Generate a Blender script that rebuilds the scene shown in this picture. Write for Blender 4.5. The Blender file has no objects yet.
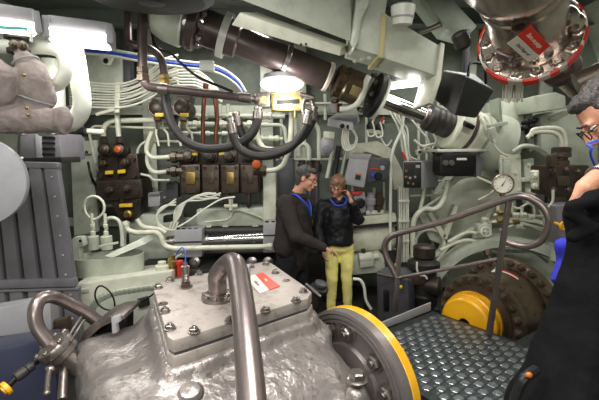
import bpy, bmesh, math, random
from mathutils import Vector, Matrix, noise as mnoise
random.seed(7)
V = Vector
SC = bpy.context.scene
C = bpy.data.collections.new('engine_room'); SC.collection.children.link(C)
RAD = math.radians
# ---------------------------------------------------------------- camera
F = 391.0; PIT = RAD(7.0); CZ = 1.9
CP, SP = math.cos(PIT), math.sin(PIT)
cd = bpy.data.cameras.new('camera'); cam = bpy.data.objects.new('camera', cd); SC.collection.objects.link(cam)
cam.location = (0, 0, CZ); cam.rotation_euler = (RAD(90) - PIT, 0, 0)
cd.sensor_fit = 'HORIZONTAL'; cd.sensor_width = 36.0; cd.lens = F * 36.0 / 599.0
cd.clip_start = .02
SC.camera = cam

def A(px, py, Y):
    """world point at distance Y (metres forward) seen at this place in the frame"""
    u = (px - 299.5) / F; v = (200 - py) / F
    dy = CP + v * SP; dz = -SP + v * CP; t = Y / dy
    return V((u * t, Y, CZ + dz * t))
def R(n, Y): return n * Y / F
def AF(px, py, z):
    """world point at height z"""
    v = (200 - py) / F
    dy = CP + v * SP; dz = -SP + v * CP; t = (z - CZ) / dz
    return V(((px - 299.5) / F * t, dy * t, z))

# ---------------------------------------------------------------- materials
def lin(c):
    c = c / 255.0
    return c / 12.92 if c <= .04045 else ((c + .055) / 1.055) ** 2.4
def col(r, g, b): return (lin(r), lin(g), lin(b), 1)
MATS = {}
def mat(name, rgb, rough=.5, metal=0.0, bump=.08, bscale=60, dirt=None, damt=.35, dscale=5, coat=0.0, lo=.45, hi=.75, spec=.5):
    m = bpy.data.materials.new(name); m.use_nodes = True
    nt = m.node_tree; N = nt.nodes; L = nt.links
    b = N['Principled BSDF']
    b.inputs['Roughness'].default_value = rough; b.inputs['Metallic'].default_value = metal
    b.inputs['Specular IOR Level'].default_value = spec
    if coat: b.inputs['Coat Weight'].default_value = coat; b.inputs['Coat Roughness'].default_value = .15
    tc = N.new('ShaderNodeTexCoord')
    n1 = N.new('ShaderNodeTexNoise'); n1.inputs['Scale'].default_value = dscale; n1.inputs['Detail'].default_value = 7
    n1.inputs['Roughness'].default_value = .65
    L.new(tc.outputs['Object'], n1.inputs['Vector'])
    rp = N.new('ShaderNodeMapRange'); rp.inputs['From Min'].default_value = lo; rp.inputs['From Max'].default_value = hi
    rp.inputs['To Max'].default_value = damt
    L.new(n1.outputs['Fac'], rp.inputs['Value'])
    mx = N.new('ShaderNodeMix'); mx.data_type = 'RGBA'
    mx.inputs['A'].default_value = col(*rgb)
    mx.inputs['B'].default_value = col(*(dirt or tuple(c * .55 for c in rgb)))
    L.new(rp.outputs['Result'], mx.inputs['Factor']); L.new(mx.outputs['Result'], b.inputs['Base Color'])
    n2 = N.new('ShaderNodeTexNoise'); n2.inputs['Scale'].default_value = bscale; n2.inputs['Detail'].default_value = 4
    L.new(tc.outputs['Object'], n2.inputs['Vector'])
    r2 = N.new('ShaderNodeMapRange'); r2.inputs['To Min'].default_value = max(.02, rough - .12); r2.inputs['To Max'].default_value = min(1, rough + .12)
    L.new(n1.outputs['Fac'], r2.inputs['Value']); L.new(r2.outputs['Result'], b.inputs['Roughness'])
    if bump:
        bp = N.new('ShaderNodeBump'); bp.inputs['Strength'].default_value = bump; bp.inputs['Distance'].default_value = .01
        L.new(n2.outputs['Fac'], bp.inputs['Height']); L.new(bp.outputs['Normal'], b.inputs['Normal'])
    MATS[name] = m
    return m
def glow(name, rgb, strength):
    m = bpy.data.materials.new(name); m.use_nodes = True
    b = m.node_tree.nodes['Principled BSDF']
    b.inputs['Base Color'].default_value = col(*rgb)
    b.inputs['Emission Color'].default_value = col(*rgb); b.inputs['Emission Strength'].default_value = strength
    MATS[name] = m
    return m
GRN = mat('pale_green_paint', (184, 189, 174), .42, 0, .05, 30, (112, 116, 98), .55, 4, coat=.15)
BKW = mat('bulkhead_paint', (100, 107, 96), .5, 0, .06, 30, (58, 62, 52), .7, 3)
YJT = mat('yellowed_sealant', (186, 172, 122), .6, 0, .1, 60)
GRD = mat('sage_green_paint', (140, 149, 134), .45, 0, .05, 30, (82, 88, 72), .55, 4)
CRM = mat('cream_paint', (204, 205, 188), .4, 0, .05, 40, (140, 136, 108), .5, 6, coat=.1)
WHT = mat('white_paint', (214, 216, 206), .4, 0, .05, 40, (160, 158, 140), .4, 5, coat=.1)
CBL = mat('white_cable_sheath', (205, 205, 192), .5, 0, .03, 60, (150, 146, 128), .4, 9)
GRY = mat('grey_enamel', (112, 109, 115), .42, 0, .04, 60, (70, 66, 68), .5, 5, coat=.1)
LGR = mat('light_grey_enamel', (150, 149, 153), .5, 0, .03, 60, (118, 116, 116), .4, 4)
DGR = mat('dark_grey_enamel', (70, 69, 75), .45, 0, .04, 60, (40, 39, 42), .5, 6)
NVY = mat('navy_enamel', (50, 52, 74), .45, 0, .04, 60, (32, 32, 44), .5, 4)
HYD = mat('dark_hydraulic_iron', (50, 43, 38), .4, .35, .15, 70, (92, 70, 50), .5, 12)
HYB = mat('brown_hydraulic_iron', (84, 72, 60), .38, .45, .12, 70, (44, 36, 30), .6, 10)
BLK = mat('black_plastic', (19, 19, 21), .42, 0, .05, 80, (32, 31, 32), .4, 6, spec=.3)
RUB = mat('black_rubber', (40, 37, 36), .5, 0, .08, 90, (66, 60, 55), .4, 8)
SHF = mat('dark_shaft_steel', (92, 78, 76), .36, .4, .05, 40, (40, 32, 30), .6, 4)
RST = mat('oily_brown_steel', (98, 82, 64), .3, .55, .15, 50, (40, 32, 26), .75, 8)
CHR = mat('bright_chrome', (200, 198, 196), .16, 1, .01, 60, (150, 146, 142), .4, 6)
STL = mat('worn_steel', (146, 138, 134), .33, .9, .05, 60, (84, 76, 70), .6, 7)
FLG = mat('grooved_flange_steel', (138, 130, 128), .4, .6, .05, 50, (84, 76, 72), .5, 7)
RAI = mat('brushed_tube_steel', (140, 128, 126), .34, .85, .04, 70, (88, 78, 76), .5, 6)
BRS = mat('old_brass', (164, 138, 84), .35, .8, .06, 60, (92, 74, 44), .6, 9)
BRZ = mat('gold_plated_bracket', (190, 176, 128), .32, .7, .04, 60, (112, 96, 60), .5, 9)
COP = mat('dull_copper', (112, 70, 52), .4, .7, .06, 60, (62, 40, 32), .6, 8)
SIL = mat('cast_aluminium_paint', (158, 150, 147), .34, .65, .5, 36, (84, 72, 62), .8, 26, lo=.56, hi=.68)
SIP = mat('machined_plate_paint', (178, 168, 162), .44, .4, .25, 50, (96, 84, 72), .6, 14, lo=.5, hi=.72)
NKL = mat('polished_nickel', (186, 174, 164), .24, .95, .03, 40, (104, 88, 76), .6, 4)
YEL = mat('yellow_enamel', (232, 170, 22), .38, 0, .03, 40, (176, 120, 20), .4, 4, coat=.2)
YTG = mat('yellow_tag', (226, 190, 40), .5, 0, 0, 40)
RED = mat('red_enamel', (206, 44, 32), .4, 0, .02, 50, (150, 40, 30), .3, 8)
RSG = mat('red_sign_face', (222, 58, 44), .35, 0, .01, 50, (200, 70, 50), .3, 8, coat=.2)
WSG = mat('white_sign_face', (226, 220, 208), .4, 0, .01, 50, (200, 190, 172), .3, 8)
WTP = mat('white_tape', (214, 204, 192), .4, .1, .03, 50, (150, 134, 120), .5, 12)
LAG = mat('lagging_cloth', (142, 130, 127), .85, 0, .5, 55, (104, 92, 86), .6, 7)
TRM_ = mat('dim_tread_steel', (104, 110, 112), .34, .75, .04, 50, (60, 66, 66), .6, 9)  # darker copy for the bars, whose direction reflects less light
TRL = mat('worn_tread_glint', (138, 144, 147), .32, .75, .04, 50, (84, 90, 92), .6, 9)  # worn lugs, lightened: the reflection off one lug direction is in the colour
TRD = mat('oiled_treadplate', (72, 78, 80), .33, .75, .06, 50, (44, 48, 48), .6, 5)
DRK = mat('dark_machinery', (34, 32, 31), .55, .2, .1, 40, (58, 52, 46), .5, 6)
FLR = mat('dark_bilge_floor', (52, 50, 47), .5, .2, .15, 30, (30, 28, 26), .6, 4)
CEL = mat('ceiling_paint', (96, 102, 96), .6, 0, .06, 30, (60, 62, 56), .6, 3)
SKN = mat('skin', (196, 142, 116), .5, 0, .03, 200, (178, 112, 90), .5, 20)
HRD = mat('dark_greying_hair', (44, 40, 38), .5, 0, .7, 160, (104, 98, 94), .7, 60)
HRB = mat('light_brown_hair', (126, 94, 66), .5, 0, .7, 160, (70, 50, 36), .7, 60)
JKM = mat('charcoal_fleece', (50, 44, 43), .8, 0, .25, 60, (36, 32, 32), .5, 8, spec=.2)
JKW = mat('black_quilted_nylon', (22, 21, 24), .55, 0, .4, 26, (34, 33, 36), .4, 8, spec=.3)
TRW = mat('yellow_denim', (240, 228, 138), .8, 0, .2, 90, (182, 168, 90), .5, 8)
TRM = mat('dark_trousers', (30, 29, 32), .8, 0, .15, 90, (20, 20, 22), .5, 8, spec=.2)
SHO = mat('white_shoe', (206, 202, 200), .6, 0, .1, 60)
SHB = mat('black_shoe', (26, 25, 25), .5, 0, .1, 60)
LAN = mat('blue_lanyard', (34, 74, 190), .6, 0, 0, 60)
BLU = mat('blue_cloth', (34, 38, 170), .7, 0, .2, 60, (24, 24, 110), .5, 6)
COT = mat('black_coat_cloth', (13, 13, 15), .9, 0, .3, 45, (9, 9, 10), .5, 5, spec=.12)
SHT = mat('cream_shirt', (214, 196, 160), .8, 0, .2, 80)
GLS = mat('spectacle_frame', (24, 22, 24), .3, .3, 0, 60)
EYE = mat('eye_white', (226, 220, 214), .3, 0, 0, 60)
IRI = mat('iris', (40, 28, 22), .2, 0, 0, 60)
LIP = mat('lips', (168, 92, 84), .5, 0, 0, 60)
ORG = mat('orange_knob', (196, 96, 40), .45, .2, .05, 60)
TUR = mat('turquoise_strip', (70, 190, 180), .4)
TUBE = glow('lamp_diffuser', (255, 255, 250), 9.0)
TUB2 = glow('lamp_diffuser_soft', (255, 252, 240), 6.0)

# ---------------------------------------------------------------- mesh helpers
def basis(ax):
    z = V(ax).normalized()
    x = z.orthogonal().normalized(); y = z.cross(x)
    return x, y, z
def catmull(pts, n=6):
    P = [V(p) for p in pts]; out = []
    Q = [P[0] * 2 - P[1]] + P + [P[-1] * 2 - P[-2]]
    for i in range(1, len(Q) - 2):
        a, b, c, d = Q[i - 1:i + 3]
        for k in range(n):
            t = k / n
            out.append(.5 * ((2 * b) + (c - a) * t + (2 * a - 5 * b + 4 * c - d) * t * t + (3 * b - a - 3 * c + d) * t ** 3))
    out.append(P[-1])
    return out
def fillet(pts, rad, n=6):
    P = [V(p) for p in pts]; out = [P[0]]
    for i in range(1, len(P) - 1):
        a, b, c = P[i - 1], P[i], P[i + 1]
        d1 = (a - b); d2 = (c - b); l = min(rad, d1.length * .48, d2.length * .48)
        s = b + d1.normalized() * l; e = b + d2.normalized() * l
        for k in range(n + 1):
            t = k / n
            out.append(s * (1 - t) ** 2 + b * 2 * t * (1 - t) + e * t * t)
    out.append(P[-1])
    return out
class MB:
    def __init__(s): s.bm = bmesh.new()
    def v(s, p): return s.bm.verts.new(p)
    def f(s, vs):
        try: return s.bm.faces.new(vs)
        except ValueError: return None
    def box(s, c, size, M=None, bev=0):
        c = V(c); h = V(size) / 2; M = M or Matrix.Identity(3)
        return s.hexa([c + M @ V((x * h.x, y * h.y, z * h.z)) for z in (-1, 1) for x, y in ((-1, -1), (1, -1), (1, 1), (-1, 1))], bev)
    def hexa(s, p, bev=0, seg=2):
        b = bmesh.new()
        vs = [b.verts.new(x) for x in p]
        for q in ((0, 3, 2, 1), (4, 5, 6, 7), (0, 1, 5, 4), (1, 2, 6, 5), (2, 3, 7, 6), (3, 0, 4, 7)):
            b.faces.new([vs[i] for i in q])
        s.merge(b, bev, seg)
        return s
    def merge(s, b, bev=0, seg=2):
        bmesh.ops.recalc_face_normals(b, faces=b.faces)
        if bev: bmesh.ops.bevel(b, geom=list(b.edges), offset=bev, segments=seg, profile=.6, affect='EDGES', clamp_overlap=True)
        mp = {v: s.bm.verts.new(v.co) for v in b.verts}
        for f in b.faces: s.f([mp[v] for v in f.verts])
        b.free()
    def prism(s, poly, vec, bev=0):
        b = bmesh.new(); vec = V(vec)
        a = [b.verts.new(p) for p in poly]; c = [b.verts.new(V(p) + vec) for p in poly]
        b.faces.new(a); b.faces.new(c[::-1]); n = len(poly)
        for i in range(n): b.faces.new((a[i], c[i], c[(i + 1) % n], a[(i + 1) % n]))
        s.merge(b, bev)
        return s
    def fb(s, poly, Y, depth, bev=0):
        """outline seen in the frame, standing at distance Y, as a solid of the given depth"""
        return s.prism([A(p[0], p[1], p[2] if len(p) > 2 else Y) for p in poly], (0, depth, 0), bev)
    def rings(s, rs, capa=True, capb=True, closed=False):
        vr = [[s.v(p) for p in r] for r in rs]; n = len(vr[0])
        m = len(vr)
        for i in range(m if closed else m - 1):
            a, b = vr[i], vr[(i + 1) % m]
            for k in range(n): s.f((a[k], a[(k + 1) % n], b[(k + 1) % n], b[k]))
        if not closed:
            if capa: s.f(vr[0][::-1])
            if capb: s.f(vr[-1])
        return s
    def cyl(s, p0, p1, r0, r1=None, n=20):
        p0 = V(p0); p1 = V(p1); r1 = r0 if r1 is None else r1
        x, y, z = basis(p1 - p0)
        return s.rings([[p + (x * math.cos(2 * math.pi * k / n) + y * math.sin(2 * math.pi * k / n)) * r for k in range(n)] for p, r in ((p0, r0), (p1, r1))])
    def lathe(s, p0, ax, prof, n=36, caps=True):
        """prof: (radius, height along the axis)"""
        p0 = V(p0); x, y, z = basis(ax)
        return s.rings([[p0 + z * h + (x * math.cos(2 * math.pi * k / n) + y * math.sin(2 * math.pi * k / n)) * max(r, 1e-4) for k in range(n)] for r, h in prof], caps, caps)
    def tube(s, pts, r, n=12, closed=False):
        P = [V(p) for p in pts]; m = len(P); rr = r if isinstance(r, (list, tuple)) else [r] * m
        if len(rr) != m: rr = [rr[min(len(rr) - 1, int(i / (m - 1) * (len(rr) - 1)))] + (rr[min(len(rr) - 1, int(i / (m - 1) * (len(rr) - 1)) + 1)] - rr[min(len(rr) - 1, int(i / (m - 1) * (len(rr) - 1)))]) * (i / (m - 1) * (len(rr) - 1) % 1) for i in range(m)]
        T = []
        for i in range(m):
            a = P[i - 1] if (i > 0 or closed) else P[i]; b = P[(i + 1) % m] if (i < m - 1 or closed) else P[i]
            t = (b - a); T.append(t.normalized() if t.length > 1e-9 else V((0, 0, 1)))
        x = T[0].orthogonal().normalized(); out = []
        for i in range(m):
            x = (x - T[i] * x.dot(T[i]))
            x = x.normalized() if x.length > 1e-6 else T[i].orthogonal().normalized()
            y = T[i].cross(x)
            out.append([P[i] + (x * math.cos(2 * math.pi * k / n) + y * math.sin(2 * math.pi * k / n)) * rr[i] for k in range(n)])
        return s.rings(out, closed=closed)
    def ell(s, c, rad, M=None, u=20, w=12):
        c = V(c); M = M or Matrix.Identity(3); rad = V(rad) if not isinstance(rad, (int, float)) else V((rad,) * 3)
        rs = []
        for i in range(1, w):
            th = math.pi * i / w
            rs.append([c + M @ V((rad.x * math.sin(th) * math.cos(2 * math.pi * k / u), rad.y * math.sin(th) * math.sin(2 * math.pi * k / u), -rad.z * math.cos(th))) for k in range(u)])
        vr = [[s.v(p) for p in r] for r in rs]
        for a, b in zip(vr, vr[1:]):
            for k in range(u): s.f((a[k], a[(k + 1) % u], b[(k + 1) % u], b[k]))
        lo = s.v(c + M @ V((0, 0, -rad.z))); hi = s.v(c + M @ V((0, 0, rad.z)))
        for k in range(u):
            s.f((lo, vr[0][(k + 1) % u], vr[0][k])); s.f((hi, vr[-1][k], vr[-1][(k + 1) % u]))
        return s
    def cap(s, a, b, ra, rb=None, n=14):
        """tapered limb with round ends"""
        a = V(a); b = V(b); rb = ra if rb is None else rb
        s.ell(a, ra, u=n, w=8); s.ell(b, rb, u=n, w=8); s.cyl(a, b, ra, rb, n)
        return s
    def mesh(s, name, ang=32):
        bmesh.ops.recalc_face_normals(s.bm, faces=s.bm.faces)
        me = bpy.data.meshes.new(name); s.bm.to_mesh(me); s.bm.free()
        me.shade_smooth(); me.set_sharp_from_angle(angle=RAD(ang))
        return me
WL = {}
def put(name, me, m, parent=None):
    co = [v.co for v in me.vertices]
    c = V(((min(p.x for p in co) + max(p.x for p in co)) / 2, (min(p.y for p in co) + max(p.y for p in co)) / 2,
           (min(p.z for p in co) if parent is None else (min(p.z for p in co) + max(p.z for p in co)) / 2)))
    me.transform(Matrix.Translation(-c))
    if m is not None: me.materials.append(m)
    o = bpy.data.objects.new(name, me); C.objects.link(o); o.parent = parent; WL[o] = c
    return o
def part(name, mb, m, parent, label=None):
    o = put(name, mb.mesh(name), m, parent)
    if label: o['label'] = label
    return o
def tag(o, label, cat, group=None, kind=None):
    o['label'] = label; o['category'] = cat
    if group: o['group'] = group
    if kind: o['kind'] = kind
    return o
def solo(name, mb, m, label, cat, group=None): return tag(part(name, mb, m, None), label, cat, group)
def thing(name, label, cat, group=None):
    o = bpy.data.objects.new(name, None); o.empty_display_size = .1; C.objects.link(o); WL[o] = None
    return tag(o, label, cat, group)
def struct(name, mb, m):
    o = part(name, mb, m, None); o['kind'] = 'structure'; return o
def inst(name, me, parent, M):
    o = bpy.data.objects.new(name, me); C.objects.link(o); o.parent = parent
    WL[o] = M.to_translation(); o.rotation_mode = 'QUATERNION'; o.rotation_quaternion = M.to_quaternion(); o.scale = M.to_scale()
    return o
def wl(o):
    if WL[o] is None:
        ps = []
        def rec(x):
            for ch in C.objects:
                if ch.parent is x:
                    if ch.data: ps.extend(WL[ch] + V(ch.rotation_quaternion.to_matrix() @ V(q) if ch.rotation_mode == 'QUATERNION' else q) for q in ch.bound_box)
        rec(o)
        WL[o] = V(((min(p.x for p in ps) + max(p.x for p in ps)) / 2, (min(p.y for p in ps) + max(p.y for p in ps)) / 2, min(p.z for p in ps)))
    return WL[o]
def finish():
    for o in list(C.objects): wl(o)
    for o in C.objects: o.location = WL[o] - (WL[o.parent] if o.parent else V((0, 0, 0)))
def frame_at(p, ax, spin=0, sc=1):
    x, y, z = basis(ax)
    M = Matrix((x, y, z)).transposed()
    return Matrix.Translation(V(p)) @ (M @ Matrix.Rotation(spin, 3, 'Z')).to_4x4() @ Matrix.Scale(sc, 4)
def bolt_mesh(name, m, r=.02, h=.02, washer=True, stud=True):
    b = MB()
    if washer: b.lathe((0, 0, 0), (0, 0, 1), [(r * 1.45, -.002), (r * 1.45, r * .22), (r * 1.3, r * .3)], 18)
    b.rings([[V((math.cos(math.pi / 3 * k) * q, math.sin(math.pi / 3 * k) * q, z)) for k in range(6)] for q, z in ((r * 1.1, r * .25), (r * 1.1, h * .85), (r * .92, h))])
    if stud: b.lathe((0, 0, 0), (0, 0, 1), [(r * .55, h * .9), (r * .55, h * 1.25), (r * .45, h * 1.32)], 12)
    me = b.mesh(name, 30); me.materials.append(m); return me
BOLT_S = bolt_mesh('bolt', STL, .018, .02)
BOLT_D = bolt_mesh('bolt', HYB, .02, .022)
BOLT_P = bolt_mesh('bolt', CRM, .016, .016, True, False)
def bolts(parent, me, pts, ax, sc=1, name='bolt'):
    return [inst(name, me, parent, frame_at(p, ax, i * .7, sc)) for i, p in enumerate(pts)]
def circ(c, ax, r, n, ph=0, span=2 * math.pi):
    x, y, z = basis(ax); c = V(c)
    return [c + (x * math.cos(ph + span * k / n) + y * math.sin(ph + span * k / n)) * r for k in range(n)]
def blob(mb, vox, smooth=4, name='casting', fac=.5):
    """melts overlapping closed pieces into one continuous skin"""
    bmesh.ops.recalc_face_normals(mb.bm, faces=mb.bm.faces)
    me = bpy.data.meshes.new(name); mb.bm.to_mesh(me); mb.bm.free()
    o = bpy.data.objects.new(name, me); SC.collection.objects.link(o)
    r = o.modifiers.new('r', 'REMESH'); r.mode = 'VOXEL'; r.voxel_size = vox; r.use_smooth_shade = True
    if smooth:
        q = o.modifiers.new('s', 'SMOOTH'); q.factor = fac; q.iterations = smooth
    dg = bpy.context.evaluated_depsgraph_get()
    out = bpy.data.meshes.new_from_object(o.evaluated_get(dg))
    bpy.data.objects.remove(o); bpy.data.meshes.remove(me)
    out.name = name; out.shade_smooth()
    return out
def jig(me, amp, scale, seed=0):
    """cloth-like unevenness"""
    off = V((seed, seed * 1.7, seed * .3))
    for v in me.vertices:
        v.co += v.normal * mnoise.fractal(v.co * scale + off, 1.0, 2.0, 3) * amp
    return me
# pipes: list of (px, py, Y); radius in frame pixels at the mean Y
def pp(pts, Y=None): return [A(p[0], p[1], p[2] if len(p) > 2 else Y) for p in pts]
def ym(pts, Y): return sum((p[2] if len(p) > 2 else Y) for p in pts) / len(pts)
def pipe_mb(pts, r, Y=None, bend=6, n=12, soft=False, mb=None):
    mb = mb or MB(); y = ym(pts, Y); P = pp(pts, Y)
    return mb.tube(catmull(P, 6) if soft else fillet(P, R(bend, y), 5) if len(P) > 2 else P, R(r, y), n)
def pipe(name, pts, r, m, label, cat='pipe', Y=None, bend=6, soft=False, group=None, n=12, ends=None):
    """a pipe or hose; ends = material of the nuts on its ends (parts)"""
    mb = pipe_mb(pts, r, Y, bend, n, soft)
    if not ends: return solo(name, mb, m, label, cat, group)
    t = thing(name, label, cat, group)
    part('tube', mb, m, t)
    P = pp(pts, Y); y = ym(pts, Y)
    for a, b in ((P[0], P[1]), (P[-1], P[-2])):
        d = (b - a).normalized(); q = R(r, y)
        nb = MB(); nb.lathe(a - d * q * .2, d, [(q * 1.2, 0), (q * 1.5, q * .25), (q * 1.5, q * 1.6), (q * 1.25, q * 1.9), (q * 1.25, q * 2.6), (q * 1.02, q * 2.8)], 6 if q > .02 else 8)
        part('nut', nb, ends, t)
    return t
# ================================================================= SETTING
b = MB(); b.box((0, 2.0, -.06), (9, 8.6, .12)); struct('floor', b, FLR)
b = MB(); b.box((0, 5.55, 1.75), (8.2, .3, 3.8)); struct('wall_back', b, BKW)
b = MB(); b.box((0, -2.15, 1.75), (8.2, .3, 3.8)); struct('wall_front', b, GRD)
# the curved hull plating on both sides
def hull(name, a0, a1):
    b = MB(); n = 18; ro, ri = 4.05, 3.9; zc = 1.45
    prof = [V((math.cos(RAD(a0 + (a1 - a0) * k / n)) * ri, -2, zc + math.sin(RAD(a0 + (a1 - a0) * k / n)) * ri)) for k in range(n + 1)]
    prof += [V((math.cos(RAD(a1 + (a0 - a1) * k / n)) * ro, -2, zc + math.sin(RAD(a1 + (a0 - a1) * k / n)) * ro)) for k in range(n + 1)]
    b.prism(prof, (0, 7.4, 0)); struct(name, b, GRN)
hull('wall_right', -24, 34); hull('wall_left', 146, 204)
b = MB(); b.box((0, 1.7, 3.62), (7.4, 7.4, .12)); struct('ceiling', b, CEL)
# bulkhead stiffeners
for i, px in enumerate((84, 154, 268, 300, 462, 536)):
    b = MB(); x = A(px, 180, 5.35).x
    b.box((x, 5.34, 1.8), (.05, .14, 3.5), bev=.006); b.box((x, 5.27, 1.8), (.16, .02, 3.5), bev=.004)
    struct('trim_%d' % (i + 1), b, GRN)
for i, z in enumerate((.95, 2.45)):
    b = MB(); b.box((0, 5.35, z), (7.4, .12, .04)); b.box((0, 5.285, z), (7.4, .02, .12)); struct('trim_%d' % (7 + i), b, GRN)
# hull ring frames
for i, y in enumerate((3.1, 4.0, 4.9)):
    b = MB(); rs = []
    for k in range(25):
        a = RAD(-24 + 58 * k / 24); ca, sa = math.cos(a), math.sin(a)
        rs.append([V((ca * r, y + dy, 1.45 + sa * r)) for r, dy in ((3.92, -.03), (3.66, -.03), (3.66, -.1), (3.62, -.1), (3.62, .1), (3.66, .1), (3.66, .03), (3.92, .03))])
    b.rings(rs); struct('trim_%d' % (9 + i), b, GRD)
# ceiling ribs
for i, y in enumerate((2.2, 3.9, 4.8)):
    b = MB(); b.box((0, y, 3.47), (7, .05, .2)); b.box((0, y, 3.37), (7, .18, .02)); struct('trim_%d' % (12 + i), b, CEL)

# ================================================================= CEILING: lamps, girder, shaft line
def lamp(name, p0, p1, w, h, label, body=LGR, gl=TUBE, cat='ceiling lamp', ends=True):
    """long fluorescent batten from p0 to p1, lens below"""
    t = thing(name, label, cat)
    p0, p1 = V(p0), V(p1); d = (p1 - p0).normalized(); s = d.cross(V((0, 0, 1))).normalized(); u = s.cross(d)
    L = (p1 - p0).length; M = Matrix((d, s, u)).transposed(); c = (p0 + p1) / 2
    mb = MB(); mb.box(c + u * h * .5, (L, w * .8, h), M, .02); part('housing', mb, body, t)
    mb = MB(); mb.hexa([c + M @ V((x * L * .48, y * w * q, z)) for z, q in ((-h * .75, .3), (0, .5)) for x, y in ((-1, -1), (1, -1), (1, 1), (-1, 1))], .012)
    part('lens', mb, gl, t, 'glowing white lens')
    if ends:
        for e in (-1, 1):
            mb = MB(); mb.box(c + d * e * (L * .5) + u * h * .1, (.05, w * .98, h * 1.5), M, .012); part('end_cap', mb, body, t)
    return t
lamp('fluorescent_lamp', A(50, 32, 3.08), A(111, 39, 3.22), .26, .1, 'glowing fluorescent batten lamp above the two white pipe bends', LGR)
t = lamp('fluorescent_lamp', A(-25, 17, 2.7), A(35, 25, 2.95), .14, .1, 'lavender grey batten lamp above the wrapped pipe, turquoise strip along it', LGR, TUB2)
mb = MB(); mb.prism([A(-25, 24, 2.62), A(26, 27, 2.84), A(26, 29.5, 2.84), A(-25, 27, 2.62)], (0, .02, 0)); part('strip', mb, TUR, t, 'turquoise strip')
# bulkhead lamp in the middle
t = thing('bulkhead_lamp', 'round glowing lamp under the dark shaft, on the brass bracket', 'lamp')
c = A(282, 84, 4.35)
mb = MB(); mb.ell(c, (.235, .12, .085)); part('dome', mb, TUB2, t, 'glowing white dome')
mb = MB(); mb.lathe(c + V((0, 0, .02)), (0, 0, 1), [(.15, 0), (.2, .03), (.2, .07), (.12, .1)], 28); part('backplate', mb, LGR, t)
t = thing('lamp_bracket', 'brass coloured box bracket just below the round glowing lamp', 'bracket')
mb = MB(); mb.fb([(271, 93), (304, 91), (304, 111), (271, 111)], 4.32, .16, .012); part('body', mb, BRZ, t)
mb = MB(); mb.fb([(277, 100), (300, 99), (300, 103), (277, 104)], 4.29, .04, .004); part('slot', mb, DRK, t, 'dark slot')
for px in (272, 300):
    mb = MB(); mb.fb([(px, 94), (px + 3, 94), (px + 3, 110), (px, 110)], 4.29, .03, .004); part('strap', mb, BRS, t)
mb = MB(); mb.cyl(A(295, 111, 4.35), A(295, 118, 4.35), .02); part('spigot', mb, BRS, t)
t = thing('pipe_connector', 'silver block connector at the end of the long dark horizontal pipe', 'connector')
mb = MB(); mb.fb([(258, 92), (270, 91), (270, 107), (258, 108)], 4.3, .16, .012); part('body', mb, STL, t)
mb = MB(); mb.cyl(A(264, 100, 4.3), A(264, 100, 4.24), .045, n=6); part('nut', mb, BRZ, t)

# long lamp behind the girder at the right, lit white
lamp('bulkhead_lamp', A(392, 83, 4.25), A(430, 79, 4.4), .18, .08, 'bright oblong lamp under the girder, above the chrome rod', LGR, TUB2, ends=False)

# shaft line
S0, S1 = A(186, 20, 4.08), A(460, 130, 4.55)
SD = (S1 - S0).normalized(); SL = (S1 - S0).length
def sp(k): return S0 + (S1 - S0) * k
t = thing('overhead_shaft', 'long dark overhead shaft slanting down from the green cone to the chrome rod', 'shaft')
mb = MB(); mb.lathe(sp(.06), SD, [(.18, 0), (.18, .34), (.145, .36), (.145, 1.36), (.136, 1.38)], 40); part('tube', mb, SHF, t)
mb = MB(); mb.lathe(sp(.505), SD, [(.13, 0), (.165, .02), (.165, .10), (.18, .12), (.18, .32)], 36); part('coupling', mb, RST, t)
mb = MB(); mb.lathe(sp(.645), SD, [(.2, 0), (.245, .015), (.245, .06), (.2, .075)], 40); part('rim', mb, DRK, t)
mb = MB(); mb.lathe(sp(.668), SD, [(.235, 0), (.245, .01), (.245, .035), (.15, .045)], 40); part('washer', mb, WHT, t, 'pale outer ring')
bolts(t, BOLT_D, circ(sp(.515), SD, .152, 12), SD, 1.2); bolts(t, BOLT_D, circ(sp(.63), SD, .2, 10), -SD, 1.1)
bolts(t, BOLT_S, circ(sp(.052), SD, .19, 10), SD, 1.5)
mb = MB(); x, y, z = basis(SD)
n_ = (V((0, 0, 0)) + V((0, -1, -.4))); n_ = (n_ - SD * n_.dot(SD)).normalized(); w_ = SD.cross(n_)
mb.box(sp(.585) + n_ * .178, (.16, .1, .012), Matrix((SD, w_, n_)).transposed(), .003); part('plate', mb, BRZ, t, 'small brass plate')
mb = MB(); mb.lathe(sp(.325), SD, [(.15, 0), (.158, .01), (.158, .05), (.15, .06)], 36); part('band', mb, STL, t)
mb = MB(); mb.lathe(sp(.475), SD, [(.148, 0), (.158, .01), (.158, .04), (.148, .05)], 36); part('band', mb, WTP, t)
t = thing('shaft_cone', 'pale green cone with a bolted flange at the upper end of the dark shaft', 'cone')
mb = MB(); mb.lathe(sp(-.1), SD, [(.16, 0), (.24, .05), (.275, .16), (.275, .32), (.255, .34)], 40); part('body', mb, GRN, t)
mb = MB(); mb.lathe(sp(.0), SD, [(.255, .05), (.265, .06), (.265, .13), (.2, .15)], 40); part('flange', mb, SHF, t)
t = thing('pipe_hanger', 'curved pale strap hanging around the dark shaft beside its bolted flange', 'hanger')
mb = MB(); P = circ(sp(.125), SD, .225, 24, 0, math.pi * 2)
rs = []
for k in range(25):
    a = 2 * math.pi * k / 24; d = x * math.cos(a) + y * math.sin(a)
    rs.append([sp(.125) + d * r + SD * h for r, h in ((.2, -.035), (.225, -.035), (.225, .035), (.2, .035))])
mb.rings(rs[:-1], closed=True); part('strap', mb, WHT, t)
mb = MB(); mb.box(A(207, 66, 4.0), (.14, .08, .1), bev=.012); part('lug', mb, WHT, t)
t = thing('chrome_rod', 'shiny chrome rod between the dark coupling and the black boot', 'rod')
mb = MB(); mb.cyl(sp(.68), sp(.86), .09, n=32); part('tube', mb, CHR, t)
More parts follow.
